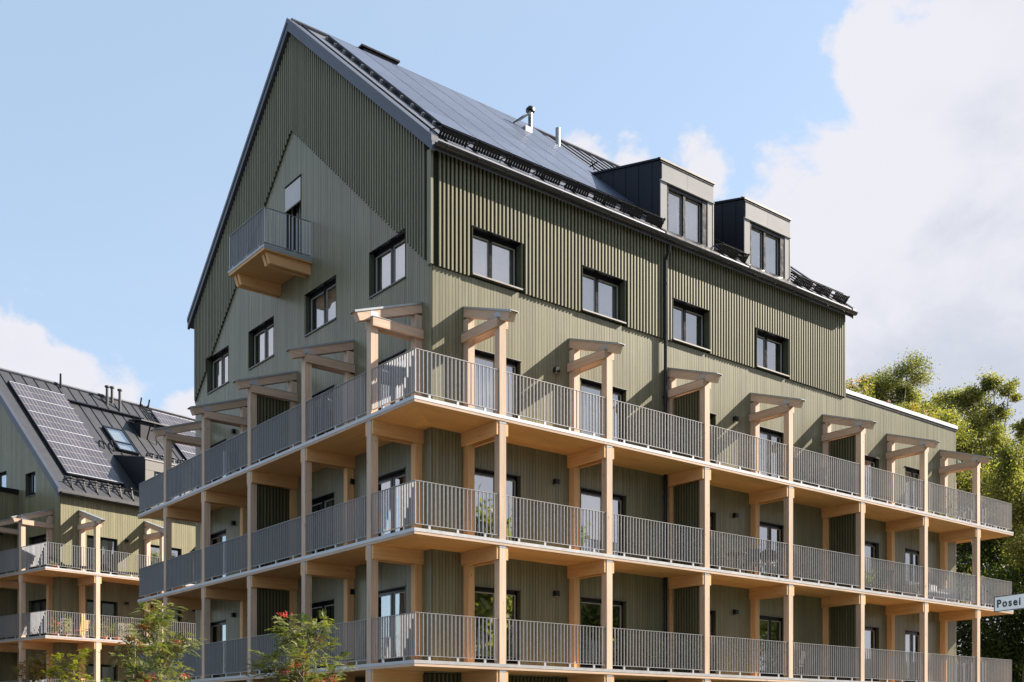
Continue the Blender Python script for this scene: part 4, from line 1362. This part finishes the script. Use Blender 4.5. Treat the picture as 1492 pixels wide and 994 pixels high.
for (xa_, xb_, yy) in ((0.2, 4.2, 0.25), (7.1, 10.5, 0.25), (6.3, 9.0, 3.1), (7.2, 9.0, 2.5)):
    m = MB()
    for hh in (0.12, 0.24):
        m.tube([r2(xa_, yy, hh), r2(xb_, yy, hh)], [0.022, 0.022], 6)
    k = int((xb_ - xa_) / 0.62)
    for i in range(k + 1):
        x = xa_ + 0.35 + i * 0.62
        if x > xb_:
            break
        m.bar(r2(x, yy - 0.3, 0.03), r2(x, yy + 0.05, 0.32), 0.05, 0.05, up=(1, 0, 0)); m.bar(r2(x, yy + 0.3, 0.03), r2(x, yy - 0.05, 0.32), 0.05, 0.05, up=(1, 0, 0))
    m.build('snow_guard', M_BLACK, nb)
for (x, y) in ((4.0, 3.3), (4.5, 3.25)):
    m = MB(); m.bar(r2(x, y - 0.25, 0.03), r2(x, y + 0.2, 0.25), 0.05, 0.05, up=(1, 0, 0)); m.bar(r2(x, y + 0.25, 0.03), r2(x, y - 0.2, 0.25), 0.05, 0.05, up=(1, 0, 0)); m.build('roof_hook', M_BLACK, nb)
gt = MB().tube([(XA2 + 0.05, -0.29, 12.82), (XB2, -0.29, 12.82)], [0.075, 0.075], 8); gt.build('gutter', M_BLACK, nb)
timber_gallery(nb, (1, 2, 3), D2, L2, WY - D2 - 0.1, [0.99, 4.40, 8.2, 12.0], [0.74, 3.42], (2,), (), 12.20, ends=False)


# ================================================================== vegetation
def leaf_mesh(name, cen, nrm, size, aspect, mat, tone, kind='quad'):
    """leaf-sized folded faces at cen (N,3); random spin round a drooping normal"""
    n = len(cen)
    up = RNG.normal(size=(n, 3)); up /= np.linalg.norm(up, axis=1)[:, None]
    a = np.cross(nrm, up); a /= np.linalg.norm(a, axis=1)[:, None] + 1e-9
    b = np.cross(nrm, a)
    s = size[:, None]
    tip = cen + a * s; root = cen - a * s
    l = cen + b * s * aspect + nrm * s * 0.18; r = cen - b * s * aspect + nrm * s * 0.18
    v = np.stack([root, l, tip, r], 1).reshape(-1, 3)
    idx = np.arange(n * 4).reshape(n, 4)
    me = bpy.data.meshes.new(name)
    me.vertices.add(n * 4); me.vertices.foreach_set('co', v.ravel())
    me.loops.add(n * 4); me.loops.foreach_set('vertex_index', idx.ravel())
    me.polygons.add(n); me.polygons.foreach_set('loop_start', np.arange(0, n * 4, 4)); me.polygons.foreach_set('loop_total', np.full(n, 4))
    at = me.attributes.new('tone', 'FLOAT', 'FACE'); at.data.foreach_set('value', tone.astype(np.float32))
    me.materials.append(mat); me.update(calc_edges=True)
    return me


def big_tree(name, label, loc, height, crowns, mat, bark, n_leaf, leaf=0.13, group=None, trunk_r=0.28, cat='tree', droop=0.0, seed=1):
    """trunk with limbs running into every clump; crown leaves in uneven clumps"""
    rnd = random.Random(seed)
    t = thing(name, label, cat, loc, 0, group)
    tr = MB()
    top = max(c[2] for c in crowns)
    axis = [(rnd.uniform(-.15, .15) * i, rnd.uniform(-.15, .15) * i, top * i / 7) for i in range(8)]
    tr.tube(axis[:6], [trunk_r * (1 - 0.17 * i) for i in range(6)], 8)
    cen, tone = [], []
    tot = sum(c[3] ** 2 for c in crowns)
    for (x, y, z, r) in crowns:
        i = max(1, min(5, int(7 * (z - r * 1.6) / top)))
        a = Vector(axis[i]); b = Vector((x, y, z))
        mid = (a + b) / 2 + Vector((0, 0, -0.2 * r))
        tr.tube([a, mid, b], [trunk_r * 0.20, trunk_r * 0.11, 0.02], 6)
        nsub = max(5, int(6 + r * 5))
        m = int(n_leaf * r * r / tot)
        for s in range(nsub):
            th = rnd.uniform(0, 2 * math.pi); ph = math.acos(rnd.uniform(-0.75, 1)); q = r * rnd.uniform(0.35, 1.25)
            c = np.array([x + q * math.sin(ph) * math.cos(th), y + q * math.sin(ph) * math.sin(th), z + q * math.cos(ph) * 0.9])
            tr.tube([b, (b + Vector(c)) / 2 + Vector((0, 0, .1)), Vector(c)], [0.035, 0.02, 0.008], 4)
            k = m // nsub
            sr = r * rnd.uniform(0.30, 0.62)
            off = RNG.normal(size=(k, 3)) * sr * np.array([0.68, 0.68, 0.55])
            off[:, 2] -= droop * np.abs(RNG.normal(size=k)) * sr
            cen.append(c + off)
            tone.append(np.clip(rnd.uniform(0.1, 0.7) + RNG.normal(size=k) * 0.27, 0, 1))
    cen = np.concatenate(cen); tone = np.concatenate(tone)
    nr = RNG.normal(size=(len(cen), 3)) + np.array([0, 0, 0.5]); nr /= np.linalg.norm(nr, axis=1)[:, None]
    size = leaf * RNG.uniform(0.6, 1.25, len(cen))
    me = leaf_mesh('crown', cen, nr, size, 0.55, mat, tone)
    link('crown', me, t)
    tr.build('trunk', bark, t, smooth=True)
    return t


def pix_pt(u, v, depth):
    c, s = math.cos(YAW), math.sin(YAW)
    return Vector((CX, CY, CZ)) + depth * (Vector((c, s, 0)) + Vector((s, -c, 0)) * ((u - 746) / 1587.35) + Vector((0, 0, (1063.18 - v) / 1587.35)))


def tree_from(name, label, trunk_u, depth, blobs, mat, bark, n, leaf, **kw):
    """clump centres are set out round the trunk from their bearing and height at the tree's own distance"""
    base = pix_pt(trunk_u, 900, depth); base.z = 0
    cr = []
    rnd = random.Random(kw.get('seed', 1))
    for (u, v, rp) in blobs:
        r = rp * depth / 1587.35
        p = pix_pt(u, v, depth + rnd.uniform(-1.6, 1.6)) - base
        cr.append((p.x, p.y, p.z, r))
    return big_tree(name, label, base, 0, cr, mat, bark, n, leaf, **kw)


TG = 'trees behind the right end of the building'
tree_from('birch_tree', 'slender light green birch rising behind the planted flat roof', 1290, 56,
          [(1322, 545, 22), (1290, 556, 20), (1268, 560, 16), (1316, 575, 20), (1284, 590, 26), (1330, 600, 18), (1305, 625, 26), (1275, 630, 28), (1320, 655, 30)],
          M_LEAF_BIRCH, M_BARKW, 42000, 0.052, group=TG, droop=0.5, seed=3, trunk_r=0.2)
tree_from('broadleaf_tree', 'tall sunlit broadleaf tree with gappy top beside the right end of the building', 1425, 52,
          [(1448, 562, 18), (1470, 572, 13), (1415, 580, 20), (1388, 592, 20), (1455, 600, 15), (1420, 615, 30), (1380, 625, 26), (1452, 645, 24), (1405, 655, 34), (1440, 690, 36),
           (1368, 660, 26), (1400, 710, 40), (1450, 735, 34), (1420, 770, 40)],
          M_LEAF_OAK, M_BARK, 80000, 0.056, group=TG, seed=5, trunk_r=0.3)
tree_from('broadleaf_tree', 'yellowish broadleaf tree cut by the right edge of the view', 1495, 47,
          [(1490, 625, 13), (1505, 640, 16), (1480, 680, 26), (1515, 690, 30), (1478, 720, 26), (1510, 745, 34), (1475, 770, 30), (1520, 800, 36)],
          M_LEAF_OAK, M_BARK, 55000, 0.054, group=TG, seed=8, trunk_r=0.24)
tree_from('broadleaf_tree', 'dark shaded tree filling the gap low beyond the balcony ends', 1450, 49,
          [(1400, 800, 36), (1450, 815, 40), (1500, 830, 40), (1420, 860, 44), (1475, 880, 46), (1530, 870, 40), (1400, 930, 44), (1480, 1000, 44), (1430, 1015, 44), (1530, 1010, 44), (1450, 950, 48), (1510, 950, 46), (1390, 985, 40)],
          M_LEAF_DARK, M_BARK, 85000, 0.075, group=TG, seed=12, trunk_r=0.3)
tree_from('broadleaf_tree', 'small bushy tree just behind the flat roof plants', 1360, 60,
          [(1352, 600, 22), (1340, 625, 26), (1375, 625, 24), (1360, 650, 30), (1330, 650, 24)],
          M_LEAF_OAK, M_BARK, 30000, 0.07, group=TG, seed=15, trunk_r=0.2)


# roof garden on the flat roof
def roof_garden():
    cen, nr, sz, tn = [], [], [], []
    cenf, tnf, szf = [], [], []
    for i in range(150):
        x = RNG.uniform(LU + 0.2, L1 - 0.4); y = RNG.uniform(0.35, 3.2)
        f = (x - LU) / (L1 - LU)
        h = RNG.uniform(0.25, 1.0) * (1.15 - 0.55 * f) * (0.75 + 0.4 * math.sin(x * 2.3 + 1.0))
        k = 90
        t = RNG.random(k) ** 0.7
        lean = RNG.normal(size=2) * 0.16
        cx = x + lean[0] * t + RNG.normal(size=k) * 0.10 * (0.4 + t); cy = y + lean[1] * t + RNG.normal(size=k) * 0.10 * (0.4 + t)
        cen.append(np.stack([cx, cy, PAR + 0.15 + t * h], 1))
        base = RNG.uniform(0.0, 1.0)
        tn.append(np.clip(base + RNG.normal(size=k) * 0.15, 0, 1))
        sz.append(RNG.uniform(0.03, 0.075, k))
        if RNG.random() < (0.45 if f < 0.25 else 0.22):
            kf = 16
            cenf.append(np.stack([x + lean[0] + RNG.normal(size=kf) * 0.13, y + lean[1] + RNG.normal(size=kf) * 0.13, PAR + 0.2 + h + RNG.normal(size=kf) * 0.08], 1))
            tnf.append(RNG.random(kf)); szf.append(RNG.uniform(0.03, 0.05, kf))
    cen = np.concatenate(cen); tn = np.concatenate(tn); sz = np.concatenate(sz)
    nr = RNG.normal(size=(len(cen), 3)) * np.array([1, 1, 0.35]); nr /= np.linalg.norm(nr, axis=1)[:, None]
    o = link('roof_plants', leaf_mesh('roof_plants', cen, nr, sz, 0.4, M_GRASS, tn), None, kind='stuff')
    tag(o, 'wild grasses and flowers growing along the flat roof edge', 'plants')
    cf = np.concatenate(cenf); nf = RNG.normal(size=(len(cf), 3)); nf /= np.linalg.norm(nf, axis=1)[:, None]
    o2 = link('blossom', leaf_mesh('blossom', cf, nf, np.concatenate(szf), 0.8, M_FLOWER, np.concatenate(tnf)), o, kind='stuff')


roof_garden()


def rowan(label, base, top_z, spread, lean, seed, n_br=22, berries=True, leafmat=None, group='young rowan trees with red berries', name='rowan_tree', leaf_len=0.19, leaves_per=8, blobs=None):
    """young tree: thin stem, ascending branches, pinnate leaves in rosettes, berry heads"""
    rnd = random.Random(seed)
    t = thing(name, label, 'tree', base, 0, group)
    tr = MB(); lf = MB(); be = MB()
    H = top_z
    stem = [Vector((lean[0] * (i / 8) + 0.03 * math.sin(i * 1.7 + seed), lean[1] * (i / 8) + 0.03 * math.cos(i * 2.1), H * 0.92 * i / 8)) for i in range(9)]
    tr.tube(stem, [0.045 * (1 - 0.8 * i / 8) + 0.004 for i in range(9)], 8)
    tips = [(stem[-1], Vector((0, 0, 1)))]
    c, s = math.cos(YAW), math.sin(YAW)
    R = Vector((s, -c, 0)); F = Vector((c, s, 0))
    for j in range(n_br):
        f = 0.40 + 0.58 * (j + rnd.random()) / n_br
        k = min(7, int(f * 8)); a = stem[k].lerp(stem[k + 1], f * 8 - k)
        ang = rnd.uniform(0, 2 * math.pi)
        ln = spread * (1.25 - 0.95 * f) * rnd.uniform(0.6, 1.3) + 0.12
        dirn = Vector((math.cos(ang), math.sin(ang), rnd.uniform(0.5, 1.1))).normalized()
        b = a + dirn * ln; m = a + dirn * ln * 0.5 + Vector((0, 0, -0.06 * ln))
        tr.tube([a, m, b], [0.014, 0.009, 0.004], 5)
        tips.append((b, dirn)); tips.append((m, dirn))
        if ln > 0.45:
            for q in range(2):
                d2 = (dirn + Vector((rnd.uniform(-1, 1), rnd.uniform(-1, 1), rnd.uniform(-.2, .6)))).normalized()
                e = m.lerp(b, 0.5 * q) + d2 * ln * 0.35
                tr.tube([m.lerp(b, 0.5 * q), e], [0.006, 0.003], 4); tips.append((e, d2))
    for (p, dr) in tips:
        for q in range(leaves_per):
            d = (dr * 0.5 + Vector((rnd.gauss(0, 1), rnd.gauss(0, 1), rnd.gauss(0.1, 0.6)))).normalized()
            L = leaf_len * rnd.uniform(0.7, 1.2)
            side = d.cross(Vector((0, 0, 1)))
            if side.length < 0.1:
                continue
            side.normalize()
            nrm = side.cross(d)
            tone = min(1, max(0, rnd.gauss(0.5, 0.25)))
            o = p + d * 0.03 + Vector((rnd.gauss(0, .035), rnd.gauss(0, .035), rnd.gauss(0, .035)))
            for g in range(5):
                w = (g + 1) / 5.5
                q0 = o + d * L * w - Vector((0, 0, L * 0.35 * w * w))
                for sg in (-1, 1):
                    dd = (side * sg * 0.85 + d * 0.5 - Vector((0, 0, 0.25))).normalized()
                    ll = L * 0.40; pw = d * L * 0.075
                    lf.poly([q0, q0 + dd * ll * 0.5 + pw, q0 + dd * ll, q0 + dd * ll * 0.5 - pw], tone)
            q0 = o + d * L * 0.95 - Vector((0, 0, L * 0.32))
            lf.poly([q0, q0 + d * L * 0.14 + side * L * 0.06, q0 + d * L * 0.34, q0 + d * L * 0.14 - side * L * 0.06], tone)
    if berries:
        heads = rnd.sample(tips[1:], min(len(tips) - 1, berries))
        for (p, dr) in heads:
            cpt = p + Vector((0, 0, 0.05)) + dr * 0.05
            for q in range(48):
                v = cpt + Vector((rnd.gauss(0, .055), rnd.gauss(0, .055), rnd.gauss(0, .028)))
                rr = rnd.uniform(0.010, 0.016)
                b = len(be.v)
                be.v += [tuple(v + Vector(e) * rr) for e in ((1, 0, 0), (0, 1, 0), (-1, 0, 0), (0, -1, 0), (0, 0, 1), (0, 0, -1))]
                for fc in ((0, 1, 4), (1, 2, 4), (2, 3, 4), (3, 0, 4), (1, 0, 5), (2, 1, 5), (3, 2, 5), (0, 3, 5)):
                    be.f.append(tuple(b + i for i in fc)); be.t.append(0.5)
    tr.build('trunk', M_BARK if berries else M_BARK, t, smooth=True)
    lf.build('crown', leafmat or M_LEAF_ROWAN, t, fix=False, kind='stuff')
    if berries:
        be.build('berries', M_BERRY, t, fix=False, smooth=True, kind='stuff')
    return t


def ground_at(u, depth):
    p = pix_pt(u, 900, depth); p.z = 0
    return p


def z_at(v, depth):
    return CZ + (1063.18 - v) / 1587.35 * depth


rowan('young rowan with red berries in front of the left balcony corner', ground_at(240, 20.5), z_at(872, 20.5), 1.0, (-0.12, 0.06), 4, n_br=34, berries=15)
rowan('young rowan with red berries in front of the gable balconies, right of the other rowans', ground_at(446, 19.0), z_at(890, 19.0), 1.0, (-0.05, 0.05), 9, n_br=34, berries=16)
rowan('thin small rowan stem close left of the tall rowan', ground_at(196, 21.5), z_at(912, 21.5), 0.5, (-0.02, 0.0), 14, n_br=12, berries=6)
rowan('young tree with yellow green leaves below the left building', ground_at(102, 22.0), z_at(942, 22.0), 0.75, (0.05, 0.0), 21, n_br=30, berries=0, leafmat=M_LEAF_YELLOW, group=None, name='young_tree', leaf_len=0.12, leaves_per=12)
rowan('young tree with rusty yellow leaves at the lower left corner', ground_at(52, 23.0), z_at(947, 23.0), 0.65, (-0.06, 0.0), 27, n_br=28, berries=0, leafmat=M_LEAF_RUST, group=None, name='young_tree', leaf_len=0.12, leaves_per=12)

# unseen wood across the street, mirrored by lower windows, raised to dim the facade
def woodland():
    cen, tn, sz = [], [], []
    rnd = random.Random(77)
    for i in range(26):
        x = -42 + i * 4.6 + rnd.uniform(-1.5, 1.5); y = -44 + rnd.uniform(-5, 5); H = rnd.uniform(15, 21)
        for q in range(26):
            f = rnd.random()
            r = 2.6 * (1.1 - 0.75 * f) + 0.5
            c = np.array([x + rnd.gauss(0, 1) * r * 0.6, y + rnd.gauss(0, 1) * r * 0.6, 1.5 + f * (H - 2.5)])
            k = 150
            cen.append(c + RNG.normal(size=(k, 3)) * np.array([0.9, 0.9, 0.7]))
            tn.append(np.clip(rnd.uniform(0.1, 0.8) + RNG.normal(size=k) * 0.15, 0, 1)); sz.append(RNG.uniform(0.22, 0.42, k))
    cen = np.concatenate(cen); nr = RNG.normal(size=cen.shape) + np.array([0, 0, 0.4]); nr /= np.linalg.norm(nr, axis=1)[:, None]
    o = link('woodland', leaf_mesh('woodland', cen, nr, np.concatenate(sz), 0.6, M_LEAF_OAK, np.concatenate(tn)), None, kind='stuff')
    tag(o, 'green wood across the street that the lower windows mirror', 'wood')


woodland()

# ================================================================== street sign
SD = 13.5
p_l = pix_pt(1449, 881, SD)
p_r = pix_pt(1492, 877, SD - 0.40)
sdir = (p_r - p_l); sdir.z = 0; sdir.normalize()
snorm = Vector((sdir.y, -sdir.x, 0))
if snorm.dot(Vector((CX, CY, 0)) - p_l) < 0:
    snorm = -snorm
zc = z_at(881, SD)
sg = thing('street_sign', 'white street name plate with black border and black letters at the right edge', 'street sign', (p_l.x, p_l.y, 0), math.atan2(sdir.y, sdir.x))
PL, PH = 1.15, 0.19
flip = -1.0
MB().box(0, PL, -0.006, 0.006, zc - PH / 2, zc + PH / 2).build('plate', M_SIGN, sg)
bd = MB(); bw_ = 0.009
for (a, b, c, d) in ((0, PL, zc + PH / 2 - bw_, zc + PH / 2), (0, PL, zc - PH / 2, zc - PH / 2 + bw_), (0, bw_, zc - PH / 2 + bw_, zc + PH / 2 - bw_), (PL - bw_, PL, zc - PH / 2 + bw_, zc + PH / 2 - bw_)):
    bd.box(a, b, -0.0105, -0.0065, c, d)
bd.build('border', M_SIGNBLACK, sg)
# lettering, only the letters that show
cu = bpy.data.curves.new('lettering', 'FONT'); cu.body = 'Posei'; cu.size = 0.130; cu.extrude = 0.0012; cu.space_character = 1.30; cu.offset = 0.0020; cu.bevel_depth = 0.0016; cu.bevel_resolution = 0; cu.resolution_u = 16
tmp = bpy.data.objects.new('lettering_tmp', cu); COL.objects.link(tmp)
dg = bpy.context.evaluated_depsgraph_get()
me = bpy.data.meshes.new_from_object(tmp.evaluated_get(dg)); me.name = 'lettering'
bpy.data.objects.remove(tmp, do_unlink=True)
me.materials.clear(); me.materials.append(M_SIGNBLACK)
lt = link('lettering', me, sg, (0.040, -0.0085, zc - 0.041)); lt.rotation_euler = (math.pi / 2, 0, 0)
MB().tube([(0.85, 0.045, 0.0), (0.85, 0.045, zc + 0.14)], [0.03, 0.03], 12).build('pole', M_GALV, sg)


# ================================================================== things on the balconies
def lounger(label, loc, rz, group):
    t = thing('sun_lounger', label, 'sun lounger', loc, rz, group)
    MB().box(-0.33, 0.33, -0.9, 0.35, 0.27, 0.33).build('seat', M_CHARC, t)
    MB().hexa(((-0.33, 0.35, 0.27), (0.33, 0.35, 0.27), (0.33, 1.0, 0.68), (-0.33, 1.0, 0.68), (-0.33, 0.33, 0.33), (0.33, 0.33, 0.33), (0.33, 0.96, 0.74), (-0.33, 0.96, 0.74))).build('backrest', M_CHARC, t)
    for sx in (-1, 1):
        for y in (-0.8, 0.3):
            MB().box(sx * 0.30 - 0.02, sx * 0.30 + 0.02, y - 0.02, y + 0.02, 0, 0.268).build('leg', M_BLACK, t)
    return t


def chair(label, loc, rz, mat, group=None):
    t = thing('chair', label, 'chair', loc, rz, group)
    MB().box(-0.23, 0.23, -0.22, 0.24, 0.42, 0.46).build('seat', mat, t)
    MB().hexa(((-0.22, 0.20, 0.50), (0.22, 0.20, 0.50), (0.22, 0.24, 0.50), (-0.22, 0.24, 0.50), (-0.22, 0.28, 0.90), (0.22, 0.28, 0.90), (0.22, 0.32, 0.90), (-0.22, 0.32, 0.90))).build('backrest', mat, t)
    for sx in (-1, 1):
        MB().bar((sx * 0.2, -0.2, 0), (sx * 0.2, -0.19, 0.42), 0.04, 0.04, up=(1, 0, 0)).build('leg', mat, t)
        MB().bar((sx * 0.2, 0.24, 0), (sx * 0.2, 0.22, 0.6), 0.04, 0.04, up=(1, 0, 0)).build('leg', mat, t)
    return t


def potted(label, loc, flower, n=260, h=0.35, pot=M_TERRA, r=0.14, group=None, spread=0.16):
    t = thing('flower_pot', label, 'potted plant', loc, 0, group)
    MB().lathe([(0, r * 0.7), (0.22, r), (0.25, r * 1.1), (0.27, r * 1.1), (0.271, r * 0.9)], 14).build('pot', pot, t)
    c = RNG.normal(size=(n, 3)) * np.array([spread, spread, h * 0.4]) + np.array([0, 0, 0.3 + h * 0.5])
    c[:, 2] = np.maximum(c[:, 2], 0.26)
    nr = RNG.normal(size=(n, 3)); nr /= np.linalg.norm(nr, axis=1)[:, None]
    link('foliage', leaf_mesh('foliage', c, nr, RNG.uniform(0.03, 0.06, n), 0.5, M_LEAF_ROWAN, RNG.random(n)), t)
    if flower:
        k = 60
        c = RNG.normal(size=(k, 3)) * np.array([spread, spread, 0.05]) + np.array([0, 0, 0.32 + h * 0.8])
        nr = RNG.normal(size=(k, 3)); nr /= np.linalg.norm(nr, axis=1)[:, None]
        link('blossom', leaf_mesh('blossom', c, nr, RNG.uniform(0.025, 0.045, k), 0.8, M_REDFL, RNG.random(k)), t)
    return t


b2 = Vector(B2O)
class _B2:
    def __add__(self, v):
        return b2v + Matrix.Rotation(B2R, 3, 'Z') @ v
b2v = Vector(B2O)
b2 = _B2()
z2 = lambda k: B2O[2] + 3 * k + 0.17
LG = 'dark loungers on the far balcony'
lounger('dark sun lounger left of the front post on the far top balcony', b2 + Vector((0.35, -0.46, 9.17)), math.radians(78), LG)
lounger('dark sun lounger right of the front post on the far top balcony', b2 + Vector((2.85, -0.46, 9.17)), math.radians(82), LG)
potted('small terracotta pot at the corner of the far top balcony', b2 + Vector((-0.62, -0.62, 9.17)), False, n=60, h=0.12)
potted('pot of red flowers at the corner of the far middle balcony', b2 + Vector((-0.6, -0.6, 6.17)), True)
chair('wooden chair beside the post on the far middle balcony', b2 + Vector((0.75, -0.45, 6.17)), math.radians(200), M_IPOST)
potted('pale grassy pot plant left of the wooden chair on the far middle balcony', b2 + Vector((-0.1, -0.5, 6.17)), False, n=300, h=0.7, spread=0.22)
for i, (x, dz) in enumerate(((1.9, 0.55), (2.5, 0.5), (3.2, 0.6))):
    potted(['leafy pot plant just right of the post on the far middle balcony', 'leafy pot plant in the middle of the row on the far middle balcony', 'tallest leafy pot plant at the right of the row on the far middle balcony'][i], b2 + Vector((x, -0.5, 6.17)), False, n=240, h=dz, spread=0.22, group='row of pot plants on the far balcony')
chair('black chair behind the railing on the middle balcony, bay right of the first screen', (11.2, -0.75, 6.17), math.radians(150), M_CHARC)
tb = thing('balcony_table', 'small round black table on the middle balcony beside the black chair', 'table', (10.5, -0.8, 6.17))
MB().lathe([(0.70, 0.33), (0.725, 0.33)], 20).build('tabletop', M_CHARC, tb)
MB().lathe([(0.0, 0.2), (0.02, 0.2), (0.03, 0.025), (0.695, 0.025)], 12).build('stand', M_BLACK, tb)
gr = thing('kettle_barbecue', 'dark kettle barbecue on the middle balcony left of an inner post', 'barbecue', (11.85, -0.95, 6.17))
MB().lathe([(0.55, 0.05), (0.60, 0.2), (0.72, 0.28), (0.76, 0.285)], 16).build('bowl', M_BLACK, gr)
MB().lathe([(0.762, 0.285), (0.88, 0.24), (0.97, 0.1), (0.99, 0.03), (1.03, 0.03)], 16).build('lid', M_BLACK, gr)
for a in (0.3, 2.4, 4.5):
    MB().bar((0.15 * math.cos(a), 0.15 * math.sin(a), 0.58), (0.3 * math.cos(a), 0.3 * math.sin(a), 0.0), 0.025, 0.025, up=(0, 1, 0)).build('leg', M_GALV, gr)
sf = thing('balcony_sofa', 'low grey sofa behind the railing near the right end of the middle balcony', 'sofa', (21.4, -0.75, 6.17))
MB().box(-0.9, 0.9, -0.32, 0.32, 0.14, 0.42).build('seat', M_SCREEN, sf)
MB().box(-0.9, 0.9, 0.33, 0.48, 0.14, 0.80).build('backrest', M_SCREEN, sf)
for sx in (-1, 1):
    MB().box(sx * 0.98 - 0.07, sx * 0.98 + 0.07, -0.32, 0.48, 0.14, 0.62).build('armrest', M_SCREEN, sf)
    for y in (-0.28, 0.42):
        MB().box(sx * 0.95 - 0.03, sx * 0.95 + 0.03, y - 0.03, y + 0.03, 0, 0.139).build('leg', M_BLACK, sf)
for x in (-0.45, 0.4):
    MB().box(x - 0.22, x + 0.22, 0.12, 0.3, 0.425, 0.72).build('cushion', M_WHITE, sf)
potted('small white pot with a plant by the railing left of the grey sofa', (19.95, -1.2, 6.17), False, n=120, h=0.2, pot=M_WHITE, r=0.10, spread=0.09)
potted('tall airy plant in a white pot near the last post of the middle balcony', (23.9, -0.95, 6.17), False, n=420, h=0.9, pot=M_WHITE, r=0.2, spread=0.25)
chair('dark chair on the gable side top balcony, in the bay left of the green screen', (-0.8, 11.9, 9.17), math.radians(70), M_CHARC, 'chairs on the gable side top balcony')
chair('dark chair on the gable side top balcony, close to the green screen', (-0.8, 9.2, 9.17), math.radians(100), M_CHARC, 'chairs on the gable side top balcony')

chair('dark chair on the sunny top balcony between the fourth and fifth posts', (12.9, -0.85, 9.17), math.radians(165), M_CHARC)
chair('dark chair turned sideways on the sunny top balcony, right of the fifth post', (14.4, -0.8, 9.17), math.radians(250), M_CHARC)
chair('dark chair behind the lowest sunny railing, right of the fourth post', (13.3, -0.8, 3.17), math.radians(200), M_CHARC)
chair('dark chair on the sunny middle balcony, right of the second green screen', (18.3, -0.8, 6.17), math.radians(150), M_CHARC)
potted('bushy green pot plant on the middle balcony right of the second screen', (17.2, -0.9, 6.17), False, n=260, h=0.5, pot=M_CHARC, r=0.16, spread=0.18)
potted('green plant in a dark pot on the lowest balcony left of the first screen', (7.2, -0.7, 3.17), False, n=260, h=0.5, pot=M_CHARC, r=0.16, spread=0.18)
potted('green plant in a dark pot at the right end of the sunny top balcony', (22.9, -0.6, 9.17), False, n=260, h=0.6, pot=M_CHARC, r=0.16, spread=0.2)
